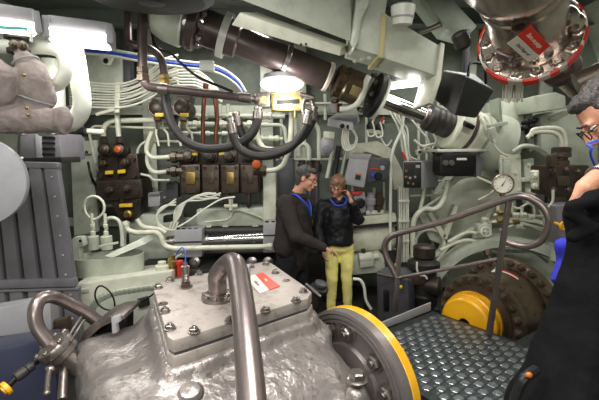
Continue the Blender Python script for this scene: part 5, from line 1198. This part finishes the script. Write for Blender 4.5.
class Head:
    def __init__(s, c, fwd, up, k=1.0):
        s.c = V(c); f = V(fwd).normalized(); u = V(up); u = (u - f * u.dot(f)).normalized(); r = f.cross(u)
        s.M = Matrix((r, f, u)).transposed(); s.k = k
    def p(s, x, y, z): return s.c + s.M @ V((x, y, z)) * s.k
    def e(s, mb, c, r, u=18): mb.ell(s.p(*c), V(r) * s.k, s.M, u, 12)
    def skull(s, mb):
        e = s.e
        e(mb, (0, -.012, .028), (.074, .094, .086)); e(mb, (0, .022, -.035), (.06, .068, .08)); e(mb, (0, .062, -.096), (.026, .022, .02))
        e(mb, (0, .01, -.07), (.052, .06, .045))
        for q in (-1, 1):
            e(mb, (.036 * q, .056, -.03), (.027, .03, .028)); e(mb, (.03 * q, .078, .024), (.024, .014, .011))
            e(mb, (.077 * q, -.008, -.008), (.011, .022, .032)); e(mb, (.012 * q, .1, -.038), (.010, .012, .009))
        mb.cap(s.p(0, .09, .012), s.p(0, .112, -.032), .010 * s.k, .0135 * s.k, 10)
        e(mb, (0, .088, -.064), (.023, .014, .007)); e(mb, (0, .086, -.073), (.02, .014, .007))
    def eyes(s, body):
        for q in (-1, 1):
            mb = MB(); s.e(mb, (.031 * q, .075, .004), (.014, .012, .008)); ey = part('eye', mb, EYE, body)
            mb = MB(); s.e(mb, (.031 * q, .085, .002), (.006, .004, .006)); part('iris', mb, IRI, ey)
            mb = MB(); mb.tube([s.p(.018 * q, .092, .027), s.p(.032 * q, .092, .031), s.p(.046 * q, .082, .025)], .004 * s.k, 8); part('eyebrow', mb, HRD, body)
        mb = MB(); s.e(mb, (0, .1, -.068), (.02, .005, .006)); part('lips', mb, LIP, body)
    def glasses(s, body, half=False):
        mb = MB()
        for q in (-1, 1):
            mb.tube([s.p(.033 * q + .023 * math.cos(a), .108 - .006 * abs(math.cos(a)), .0 + .018 * math.sin(a)) for a in [2 * math.pi * k / 20 for k in range(20)]], .0022 * s.k, 6, closed=True)
            mb.tube([s.p(.056 * q, .104, .006), s.p(.076 * q, .06, .008), s.p(.082 * q, .0, .01), s.p(.08 * q, -.02, -.01)], .0024 * s.k, 6)
        mb.tube([s.p(-.01, .108, .004), s.p(0, .112, .008), s.p(.01, .108, .004)], .0022 * s.k, 6)
        return part('glasses', mb, GLS, body)
def person(label, mb, vox=.0075, sm=3):
    me = blob(mb, vox, sm, 'person', .4); o = put('person', me, SKN, None); return tag(o, label, 'person')
def cloth(name, mb, m, body, vox=.011, sm=4, amp=.006, sc=9, label=None):
    me = jig(blob(mb, vox, sm, name), amp, sc, len(name)); o = put(name, me, m, body)
    if label: o['label'] = label
    return o
def strap(name, pts, body, m, w=.016):
    P = catmull(pts, 6); mb = MB(); mb.tube(P, w * .5, 6); return part(name, mb, m, body)

# ---------------- the man
hd = Head(A(307, 178.5, 3.86), (.86, -.40, -.30), (.25, 0, 1), 1.0)
nb = A(297, 194, 3.9); sR, sL = A(285, 203, 3.73), A(308, 203, 4.06)
ch, wa, pe = A(294, 212, 3.9), A(293, 236, 3.92), A(292, 253, 3.93)
eR, wR = A(296, 236, 3.62), A(322.5, 247.5, 3.66); eL, wL = A(305, 232, 4.14), A(303, 249, 4.1)
hR, hL = A(288, 258, 3.85), A(298, 258, 4.0)
kR, kL = V((hR.x - .01, hR.y - .03, .5)), V((hL.x + .02, hL.y, .5)); aR, aL = V((kR.x - .03, kR.y + .02, .1)), V((kL.x, kL.y + .03, .1))
mb = MB(); hd.skull(mb); mb.cap(nb, hd.p(0, -.03, -.06), .06, .055)
mb.cap(sR, sL, .07); mb.cap(V((ch.x, ch.y, ch.z)), wa, .13, .125); mb.cap(wa, pe, .125, .13); mb.cap(nb, ch, .055, .10)
for a, b_, c in ((sR, eR, wR), (sL, eL, wL)): mb.cap(a, b_, .055, .043); mb.cap(b_, c, .043, .028)
for a, b_, c in ((hR, kR, aR), (hL, kL, aL)):
    mb.cap(a, b_, .085, .058); mb.cap(b_, c, .055, .04); mb.cap(c + V((0, 0, -.04)), c + V((.17, -.06, -.065)), .04, .03)
hand(mb, wR, A(338, 253, 3.7) - wR, (.0, -.2, -1), (.3, -1, .3), 1.05, (.25, .3, .25))
hand(mb, wL, (.3, -.3, -1), (-1, 0, 0), (0, -1, 0), 1.0)
man = person('dark haired man in a charcoal jacket and blue lanyard, reaching out one hand', mb)
hd.eyes(man); hd.glasses(man)
mb = MB(); hd.e(mb, (0, -.034, .042), (.086, .094, .085)); hd.e(mb, (0, -.06, -.01), (.075, .06, .075)); hd.e(mb, (0, .03, .085), (.062, .05, .032))
for q in (-1, 1): hd.e(mb, (.064 * q, .02, .04), (.018, .03, .03)); hd.e(mb, (.05 * q, -.065, -.05), (.03, .03, .05))
cloth('hair', mb, HRD, man, .008, 2, .012, 34)
mb = MB(); mb.cap(sR + V((0, .01, -.01)), sL + V((0, 0, -.01)), .088); mb.cap(ch, wa, .165, .17); mb.cap(wa, pe, .17, .16); mb.cap(nb - V((0, 0, .035)), ch, .085, .15)
mb.cap(A(287, 212, 3.78), A(285, 246, 3.82), .1, .12); mb.cap(A(302, 215, 4.0), A(301, 248, 4.0), .1, .11); mb.cap(pe, pe - V((0, 0, .05)), .16, .155)
mb.cap(sR, eR, .085, .07); mb.cap(eR, wR, .07, .05); mb.cap(sL, eL, .08, .065); mb.cap(eL, wL, .065, .048)
cloth('jacket', mb, JKM, man, .012, 4, .012, 7)
mb = MB(); mb.tube(circ(nb + V((.02, -.01, -.005)), (.35, -.1, 1), .074, 20), .02, 8, closed=True); cloth('collar', mb, JKM, man, .008, 2, .004)
mb = MB()
for a, b_, c in ((hR, kR, aR), (hL, kL, aL)): mb.cap(a, b_, .11, .08); mb.cap(b_, c, .08, .07)
mb.cap(pe, pe - V((0, 0, .1)), .14)
cloth('trousers', mb, TRM, man, .012, 3, .008, 9)
for c in (aR, aL): mb = MB(); mb.cap(c + V((-.02, 0, -.045)), c + V((.19, -.065, -.06)), .05, .04); cloth('shoe', mb, SHB, man, .01, 3, 0)
strap('lanyard', [nb + V((-.05, -.08, .0)), A(296, 195, 3.72), A(303, 201, 3.70), A(309, 208, 3.74), A(311, 216, 3.78)], man, LAN, .02)
strap('lanyard', [nb + V((-.04, .06, .03)), nb + V((.06, .08, .0)), A(310, 204, 3.9), A(311, 216, 3.79)], man, LAN, .02)
# ---------------- the woman
hd = Head(A(337.5, 186, 4.2), (-.22, -.9, -.34), (.02, -.3, 1), .95)
nb = A(338, 199, 4.28); sR, sL = A(323, 206, 4.26), A(352, 205, 4.3)
ch, wa, pe = A(337.5, 213, 4.28), A(337.5, 231, 4.28), A(339, 247, 4.29)
eR, wR = A(317, 228, 4.2), A(322, 249, 4.05); eL, wL = A(358, 219, 4.16), A(351, 201, 4.06)
hR, hL = A(331.5, 251, 4.27), A(346.5, 251, 4.29)
aR, aL = V((A(331.5, 300, 4.22).x, 4.24, .1)), V((A(348, 300, 4.28).x, 4.28, .1))
kR, kL = V((A(332, 279, 4.2).x, 4.2, .5)), V((A(347, 280, 4.22).x, 4.23, .5))
mb = MB(); hd.skull(mb); mb.cap(nb, hd.p(0, -.03, -.06), .052, .048)
mb.cap(sR, sL, .058); mb.cap(ch, wa, .11, .095); mb.cap(wa, pe, .095, .09); mb.cap(nb, ch, .07, .11)
for a, b_, c in ((sR, eR, wR), (sL, eL, wL)): mb.cap(a, b_, .047, .038); mb.cap(b_, c, .038, .025)
for a, b_, c in ((hR, kR, aR), (hL, kL, aL)):
    mb.cap(a, b_, .072, .048); mb.cap(b_, c, .046, .034); mb.cap(c + V((0, 0, -.045)), c + V((-.05, -.15, -.07)), .035, .027)
hand(mb, wR, A(325, 265, 4.0) - wR, (1, 0, -.2), (.2, -1, 0), .95, (.3, .4, .35))
ear = hd.p(-.09, .02, -.02)
if (hd.p(.09, 0, 0) - A(352, 190, 4.2)).length < (hd.p(-.09, 0, 0) - A(352, 190, 4.2)).length: ear = hd.p(.09, .02, -.02)
hw = A(350.5, 200, 4.08)
hand(mb, hw, ear + V((.015, -.03, .05)) - hw, (-1, .35, 0), (-.2, -1, .3), .92, (.5, .55, .4), .06)
woman = person('woman in a black jacket and yellow trousers holding a phone to her ear', mb)
hd.eyes(woman); hd.glasses(woman)
mb = MB(); hd.e(mb, (0, -.03, .042), (.087, .096, .085)); hd.e(mb, (0, .05, .068), (.07, .042, .03)); hd.e(mb, (0, .078, .048), (.055, .02, .018))
for q in (-1, 1): hd.e(mb, (.074 * q, .0, -.02), (.022, .045, .075)); hd.e(mb, (.06 * q, -.05, -.06), (.035, .045, .06))
cloth('hair', mb, HRB, woman, .008, 2, .01, 30)
mb = MB(); mb.cap(sR, sL, .075); mb.cap(ch, wa, .14, .13); mb.cap(nb - V((0, 0, .03)), ch, .08, .13)
zt_, zb_ = A(337, 213, 4.27).z, A(338, 244, 4.27).z; mb.rings([[V((A(338, 230, 4.27).x + math.cos(q) * rx, 4.275 + math.sin(q) * ry, z)) for q in [2 * math.pi * k / 32 for k in range(32)]] for z, rx, ry in ((zb_, .165, .135), (zb_ + .02, .178, .145), (zb_ + .12, .17, .14), (zt_ - .02, .165, .135), (zt_, .12, .1))])
mb.cap(sR, eR, .078, .065); mb.cap(eR, wR, .065, .05); mb.cap(sL, eL, .078, .066); mb.cap(eL, wL + (eL - wL) * .15, .066, .048)
cloth('jacket', mb, JKW, woman, .011, 3, .016, 10)
mb = MB(); mb.tube(circ(nb + V((0, -.02, -.01)), (0, -.25, 1), .072, 20), .024, 8, closed=True); cloth('collar', mb, JKW, woman, .009, 2, .006)
mb = MB()
for a, b_, c in ((hR, kR, aR), (hL, kL, aL)): mb.cap(a, b_, .088, .062); mb.cap(b_, c + V((0, 0, .02)), .062, .048)
mb.cap(pe - V((.06, 0, -.01)), pe + V((.06, 0, .01)), .108); 
cloth('trousers', mb, TRW, woman, .01, 3, .007, 12)
for c in (aR, aL): mb = MB(); mb.cap(c + V((.0, .02, -.055)), c + V((-.055, -.17, -.065)), .043, .033); cloth('shoe', mb, SHO, woman, .008, 3, 0)
strap('lanyard', [nb + V((-.07, -.03, .01)), A(331, 200, 4.12), A(336, 205, 4.08), A(343, 205, 4.08), A(347, 200, 4.12), nb + V((.07, -.02, .02))], woman, LAN, .02)
t = thing('mobile_phone', 'small dark phone held to the woman ear', 'phone')
u = (V((0, -.15, 1))).normalized(); r = V((.9, -.1, 0)).normalized(); f = u.cross(r)
mb = MB(); mb.box(ear + V((.008, -.03, -.01)), (.011, .06, .13), Matrix((V((1, 0, 0)), V((0, 1, .15)).normalized(), V((0, -.15, 1)).normalized())).transposed(), .004); part('body', mb, BLK, t)
mb = MB(); mb.box(ear + V((.001, -.03, -.01)), (.002, .052, .11), Matrix((V((1, 0, 0)), V((0, 1, .15)).normalized(), V((0, -.15, 1)).normalized())).transposed()); part('screen', mb, DRK, t)

# ---------------- the man at the right edge
hd = Head(A(611, 113, 1.34), (-.62, .22, -.70), (-.66, .28, .66), .99)
nb = hd.p(0, -.10, -.13) + V((.08, -.02, -.02)); sh = nb + V((.03, -.2, -.08)); s2 = nb + V((.12, .2, -.1))
ch = nb + V((.22, -.02, -.2)); wa = nb + V((.42, -.02, -.45)); pe = nb + V((.48, 0, -.62)); zf = .604
eR = A(622, 160, 1.22); wR = A(584, 187, 1.14); eL = s2 + V((-.05, .15, -.26)); wL = eL + V((-.1, -.1, -.22))
mb = MB(); hd.skull(mb); mb.cap(nb, hd.p(0, -.05, -.05), .06, .056); mb.cap(sh, s2, .065); mb.cap(nb, ch, .09, .14); mb.cap(ch, wa, .14, .13); mb.cap(wa, pe, .13, .13)
mb.cap(sh, eR, .05, .036); mb.cap(eR, wR, .035, .024); mb.cap(s2, eL, .052, .042); mb.cap(eL, wL, .042, .028)
kn = [V((pe.x - .02, pe.y + o, (pe.z + zf) / 2)) for o in (-.1, .1)]; an = [V((pe.x, pe.y + o, zf + .1)) for o in (-.1, .1)]
for k, a in zip(kn, an): mb.cap(pe + V((0, (k.y - pe.y) * .8, -.05)), k, .08, .056); mb.cap(k, a, .054, .04); mb.cap(a - V((0, 0, .04)), a + V((-.16, .02, -.065)), .038, .03)
hand(mb, wR, (.1, -.05, -1), (.1, 1, 0), (-1, -.1, 0), .9, (.9, 1., .7), .05, .3)
hand(mb, wL, (-.4, -.2, -.9), (0, -1, 0), (-1, 0, 0), 1.0)
m3 = person('spectacled man at the right edge bowing his head, cream shirt and bracelet', mb)
hd.eyes(m3); hd.glasses(m3)
mb = MB(); hd.e(mb, (0, -.030, .045), (.085, .092, .084)); hd.e(mb, (0, -.06, -.01), (.076, .06, .075)); hd.e(mb, (0, .03, .088), (.06, .05, .03))
for q in (-1, 1): hd.e(mb, (.068 * q, .005, .025), (.016, .026, .045))
cloth('hair', mb, HRD, m3, .007, 2, .008, 34)
mb = MB(); mb.cap(sh, s2, .085); mb.cap(nb - V((-.03, 0, .03)), ch, .1, .165); mb.cap(ch, wa, .165, .155); mb.cap(wa, pe, .155, .15); mb.cap(sh, sh + (eR - sh) * .7, .085, .065); mb.cap(s2, s2 + (eL - s2) * .75, .08, .065)
cloth('shirt', mb, SHT, m3, .012, 3, .008, 8)
mb = MB()
for k, a in zip(kn, an): mb.cap(pe + V((0, (k.y - pe.y) * .8, -.04)), k, .11, .08); mb.cap(k, a, .08, .065)
cloth('trousers', mb, TRM, m3, .012, 3, .008, 9)
for a in an: mb = MB(); mb.cap(a - V((-.02, 0, .045)), a + V((-.18, .02, -.06)), .048, .038); cloth('shoe', mb, SHB, m3, .01, 3, 0)
bq = wR + (eR - wR) * .35
part('bracelet', ring(bq, eR - wR, .0325, .004), STL, m3, 'steel bracelet')
strap('lanyard', [nb + V((.02, -.09, .02)), A(600, 140, 1.24), A(592, 148, 1.22), A(591, 156, 1.25), A(596, 168, 1.3)], m3, LAN, .008)
# coat over his forearm
rs = []
for y, x0, x1, Y, dp in ((192, 590, 604, 1.12, .02), (196, 582, 625, 1.13, .05), (204, 573, 640, 1.13, .075), (216, 570, 650, 1.13, .085), (228, 571, 655, 1.13, .085), (244, 572, 660, 1.13, .085), (266, 566, 664, 1.13, .09), (292, 560, 668, 1.12, .1), (318, 553, 668, 1.11, .11), (342, 545, 668, 1.1, .12), (372, 531, 668, 1.08, .13), (400, 516, 668, 1.06, .14), (450, 498, 668, 1.04, .15)):
    c0, c1 = A(x0, y, Y), A(x1, y, Y); c = (c0 + c1) / 2; h = (c1 - c0).length / 2; o = []
    for k in range(72):
        a = 2 * math.pi * k / 72; wv = 1 + .07 * math.sin(k * .9 + y * .012) * min(1, (y - 190) / 60) + .02 * math.sin(k * 2.3)
        o.append(c + V((h * math.copysign(abs(math.cos(a)) ** .8, math.cos(a)), -math.copysign(abs(math.sin(a)) ** .8, math.sin(a)) * dp * wv, 0)))
    rs.append(o)
mb = MB(); mb.rings(rs); 
for (a, b_, r) in (((572, 207), (592, 200), .02), ((571, 215), (588, 223), .018), ((574, 237), (594, 227), .02), ((592, 200), (640, 194), .03)): mb.cap(A(a[0], a[1], 1.06), A(b_[0], b_[1], 1.04), r, r * .8)
coat = put('black_coat', jig(blob(mb, .009, 3, 'black_coat'), .01, 9, 4), COT, None)
tag(coat, 'black coat hanging from the spectacled man forearm at the right edge', 'coat')
mb = MB(); mb.hexa([A(565, 292, 1.36), A(584, 292, 1.34), A(584, 292, 1.46), A(565, 292, 1.46), A(562, 240, 1.36), A(582, 238, 1.34), A(582, 238, 1.44), A(562, 240, 1.44)], .02)
mb.cap(A(555, 279, 1.38), A(572, 258, 1.4), .014, .05); mb.cap(A(555, 279, 1.38), A(570, 290, 1.4), .014, .035); mb.cap(A(564, 246, 1.4), A(572, 285, 1.4), .03, .04)
bag = put('blue_bag', jig(blob(mb, .008, 3, 'blue_bag'), .006, 14, 2), BLU, None); tag(bag, 'bright blue cloth bag peeping out behind the black coat', 'bag')
t = thing('coat_strap', 'black strap with an orange tip beside the bottom of the black coat', 'strap')
mb = MB(); mb.tube(catmull([A(512, 410, 1.0), A(518, 390, 1.0), A(525, 378, 1.0), A(536, 370, 1.02)], 6), .014, 10); part('band', mb, BLK, t)
mb = MB(); mb.ell(A(529, 375, .985), (.009, .006, .008)); part('tip', mb, ORG, t, 'orange tip')
# ================================================================= SMALLER FITTINGS AROUND THE WALLS
solo('wall_cabinet', MB().fb([(277, 160), (294, 159), (294, 206), (277, 207)], 5.05, .25, .012), DGR, 'dark grey cabinet on the back wall right behind the man head', 'cabinet')
solo('arched_duct', MB().fb([(344, 152), (352, 144), (378, 141), (392, 149), (403, 171), (404, 190), (394, 190), (391, 172), (381, 157), (366, 152), (346, 160)], 5.02, .22, .02), CRM, 'arched pale duct curving over the two grey cabinets', 'duct')
solo('wall_panel', MB().fb([(70, 142), (96, 140), (98, 232), (74, 236)], 5.0, .06, .01), GRN, 'tall pale panel between the ribbed locker and the left valve block', 'panel')
for i, (x, y, red) in enumerate(((371, 127, 0), (379, 128, 1))):
    t = thing('needle_valve', 'small dark needle valve under the chrome rod, ' + ('with a red pin' if red else 'left one with a white loop'), 'valve')
    p = A(x, y, 4.85)
    mb = MB(); mb.lathe(p, (0, -1, .2), [(.04, -.08), (.06, 0), (.06, .05), (.04, .06), (.04, .1)], 16); part('body', mb, DRK, t)
    mb = MB(); mb.cyl(p + V((0, -.04, .03)), p + V((.04, -.06, .13)), .014, n=10); part('pin', mb, RED if red else CRM, t)
    part('loop', pipe_mb([(x - 4, y + 3), (x - 2, y + 9), (x + 3, y + 8), (x + 3, y + 1), (x + 1, y - 6)], .8, 4.72, soft=True), WHT, t, 'white loop')
    mb = MB(); mb.fb([(x - 3, y + 2), (x + 3, y + 2), (x + 3, y + 6), (x - 3, y + 6)], 4.76, .08, .008); part('clip', mb, CRM, t)
for x, y0, y1, r in ((281, 96, 160, 1.6), (296, 90, 162, 1.3), (325, 94, 120, 1.6), (352, 160, 250, 1.4), (366, 100, 145, 1.3), (374, 188, 250, 1.5), (384, 182, 250, 1.2), (418, 96, 160, 1.4), (426, 112, 160, 1.2), (432, 190, 252, 1.5), (438, 96, 150, 1.3), (272, 200, 256, 1.5)):
    pipe('wall_pipe', [(x, y0), (x + (y1 - y0) * .012, y1)], r, GRN, 'thin pale pipe standing upright against the back wall', 'pipe', 5.2, group='upright thin pipes on the back wall')
for y, x0, x1, r in ((104, 278, 352, 1.3), (160, 276, 346, 1.2), (198, 140, 182, 1.3), (206, 84, 150, 1.6), (244, 350, 392, 1.6), (250, 352, 396, 1.3), (182, 408, 442, 1.2), (196, 410, 440, 1.3)):
    pipe('cross_pipe', [(x0, y), (x1, y - 1)], r, CRM, 'thin pale pipe running level along the back wall', 'pipe', 5.15, group='level thin pipes on the back wall')
t = thing('terminal_box', 'grey terminal box under the lower cream pipes beside the manifold', 'box')
mb = MB(); mb.fb([(166, 184), (178, 183), (178, 198), (166, 199)], 4.95, .12, .012); part('body', mb, DGR, t)
for x in (169, 175):
    mb = MB(); mb.lathe(A(x, 184, 4.98), (0, 0, 1), [(.03, -.02), (.03, .03), (.02, .035)], 12); part('gland', mb, HYB, t)
t = thing('gland_cluster', 'cluster of small dark knobs on the sage stiffener right of the hull web', 'knobs')
for x, y in ((526, 122), (530, 126), (534, 121), (529, 131), (536, 129), (524, 128), (533, 135)):
    mb = MB(); mb.lathe(A(x, y, 4.42), (.2, -1, .3), [(.022, -.05), (.03, 0), (.03, .03), (.02, .045)], 12); part('knob', mb, DRK, t)
for i, (a, b_, w) in enumerate((((446, 190), (470, 168), 'highest'), ((476, 240), (494, 205), 'steepest'), ((452, 258), (476, 244), 'lowest'))):
    d = (b_[1] - a[1]) / max(1, (b_[0] - a[0])); mb = MB()
    mb.fb([(a[0] - 1.5, a[1] - 1.5), (a[0] + 1.5, a[1] + 1.5), (b_[0] + 1.5, b_[1] + 1.5), (b_[0] - 1.5, b_[1] - 1.5)], 4.7, .1, .008)
    solo('brace_strut', mb, CRM, w + ' of three pale struts behind the railing by the dished cover', 'strut')
t = thing('pipe_bracket', 'pale angle bracket with bolts between the gauge plate and the brown valve', 'bracket')
mb = MB(); mb.fb([(524, 160), (534, 158), (535, 202), (526, 204)], 4.35, .08, .01); part('web', mb, GRN, t)
bolts(t, BOLT_P, [A(529, y, 4.35) for y in (165, 178, 192)], (0, -1, 0), 1.2)
mb = MB(); mb.fb([(522, 178), (536, 177), (536, 181), (522, 182)], 4.28, .08, .008); part('step', mb, CRM, t)
for i, (pts, r, m, lb) in enumerate((
    ([(478, 200), (486, 196), (494, 190), (500, 180)], 1.2, CRM, 'thin cream pipe leading up to the left of the pressure gauge'),
    ([(508, 200), (512, 206), (520, 208), (530, 200), (536, 190)], 1.3, CRM, 'cream pipe bend under the gauge running to the cream valve bracket'),
    ([(540, 210), (545, 224), (540, 240), (528, 250)], 1.6, GRN, 'green pipe passing behind the rounded railing end'),
    ([(455, 262), (470, 250), (486, 246), (508, 246), (530, 250), (548, 262)], 1.5, CRM, 'cream pipe following the arch casing above the brown coupling'),
    ([(396, 262), (412, 256), (424, 250), (440, 256)], 2.0, GRN, 'green pipe low on the wall behind the left railing bend'),
    ([(428, 128), (436, 140), (432, 150), (440, 156)], 1.1, CBL, 'white cable under the pale cylinder gland'),
    ([(410, 118), (420, 130), (428, 140), (430, 152)], 1.0, CBL, 'white cable left of the pale cylinder gland'),
    ([(384, 120), (380, 134), (386, 146), (392, 140)], 1.0, CBL, 'white cable hook under the chrome rod'),
    ([(414, 140), (422, 146), (434, 144), (440, 148)], 1.3, CRM, 'cream pipe stub above the black panel'))):
    pipe('wall_tube', pts, r, m, lb, 'pipe', 4.4 if i < 4 else 4.85, soft=True)
for i, (x, y, q) in enumerate(((424, 148, 'first'), (431, 151, 'second'), (417, 150, 'third'))):
    t = thing('cable_clip', q + ' little pale block clip above the black panel', 'clip')
    mb = MB(); mb.fb([(x, y), (x + 5, y - 1), (x + 5, y + 5), (x, y + 5)], 4.8, .1, .01); part('block', mb, CRM, t)
    mb = MB(); mb.lathe(A(x + 2.5, y + 2, 4.8), (0, -1, 0), [(.02, 0), (.02, .02), (.01, .022)], 10); part('screw', mb, HYB, t)
solo('bright_rod', MB().cyl(A(306, 284, 2.75), A(321, 297, 2.65), .012), STL, 'short bright rod beyond the right corner of the cover plate', 'rod')
t = thing('deck_valve', 'dark valve with a grey cap low between the cover plate and the woman shoes', 'valve')
p = A(318, 292, 3.3)
mb = MB(); mb.lathe(p, (.3, -.2, 1), [(.06, -.3), (.06, 0), (.08, .01), (.08, .05), (.05, .06)], 20); part('body', mb, DRK, t)
mb = MB(); mb.lathe(p + V((.02, -.01, .06)), (.3, -.2, 1), [(.05, 0), (.055, .005), (.055, .03), (.03, .04)], 20); part('cap', mb, DGR, t)
for i, (x, y) in enumerate(((84, 150), (90, 178), (82, 206))):
    t = thing('wall_clip', ('upper', 'middle', 'lower')[i] + ' small clip on the tall pale panel left of the valve block', 'clip')
    mb = MB(); mb.fb([(x, y), (x + 6, y), (x + 6, y + 4), (x, y + 4)], 4.95, .06, .008); part('block', mb, CRM, t)
    mb = MB(); mb.lathe(A(x + 3, y + 2, 4.95), (0, -1, 0), [(.02, 0), (.02, .015), (.01, .02)], 10); part('screw', mb, HYB, t)
# ================================================================= LIGHT
def area(p, tgt, sx, sy, w, colr=(1, .98, .93)):
    l = bpy.data.lights.new('lamp_or_fill_light', 'AREA'); l.shape = 'RECTANGLE'; l.size = sx; l.size_y = sy; l.energy = w; l.color = colr
    o = bpy.data.objects.new('lamp_or_fill_light', l); SC.collection.objects.link(o); o.location = p
    o.rotation_euler = (V(tgt) - V(p)).to_track_quat('-Z', 'Y').to_euler()
def point(p, w, r=.08, colr=(1, .98, .93)):
    l = bpy.data.lights.new('lamp_or_fill_light', 'POINT'); l.energy = w; l.shadow_soft_size = r; l.color = colr
    o = bpy.data.objects.new('lamp_or_fill_light', l); SC.collection.objects.link(o); o.location = p
# area lights added for unseen ceiling lamps (behind and above the viewer, and along the sides)
for i, (x, y, z, w) in enumerate(((-1.3, .3, 3.35, 58), (.7, -.5, 3.35, 52), (.1, 1.5, 3.38, 40), (2.3, 2.9, 3.38, 22), (-2.3, 2.5, 3.35, 8), (-.9, 4.35, 3.35, 26), (1.9, 4.35, 3.3, 14))):
    area((x, y, z - .12), (x, y, 0), 1.2, .2, w)
area((-.5, -1.8, 2.1), (.5, 2.5, 2.2), 1.4, .3, 30)  # added frontal fill behind the viewer, no fixture there
area(A(80, 55, 3.4), A(110, 260, 3.9), .7, .2, 22)
point(A(282, 98, 4.05), 13, .1); point(A(411, 97, 4.1), 3, .1)
w = bpy.data.worlds.new('world'); SC.world = w; w.use_nodes = True
w.node_tree.nodes['Background'].inputs['Color'].default_value = (.8, .85, .9, 1)
w.node_tree.nodes['Background'].inputs['Strength'].default_value = .015
SC.view_settings.view_transform = 'Standard'; SC.view_settings.look = 'None'
SC.view_settings.exposure = 0.36; SC.view_settings.gamma = 1.0; SC.view_settings.use_curve_mapping = False
SC.cycles.use_denoising = True
SC.cycles.max_bounces = 6
finish()
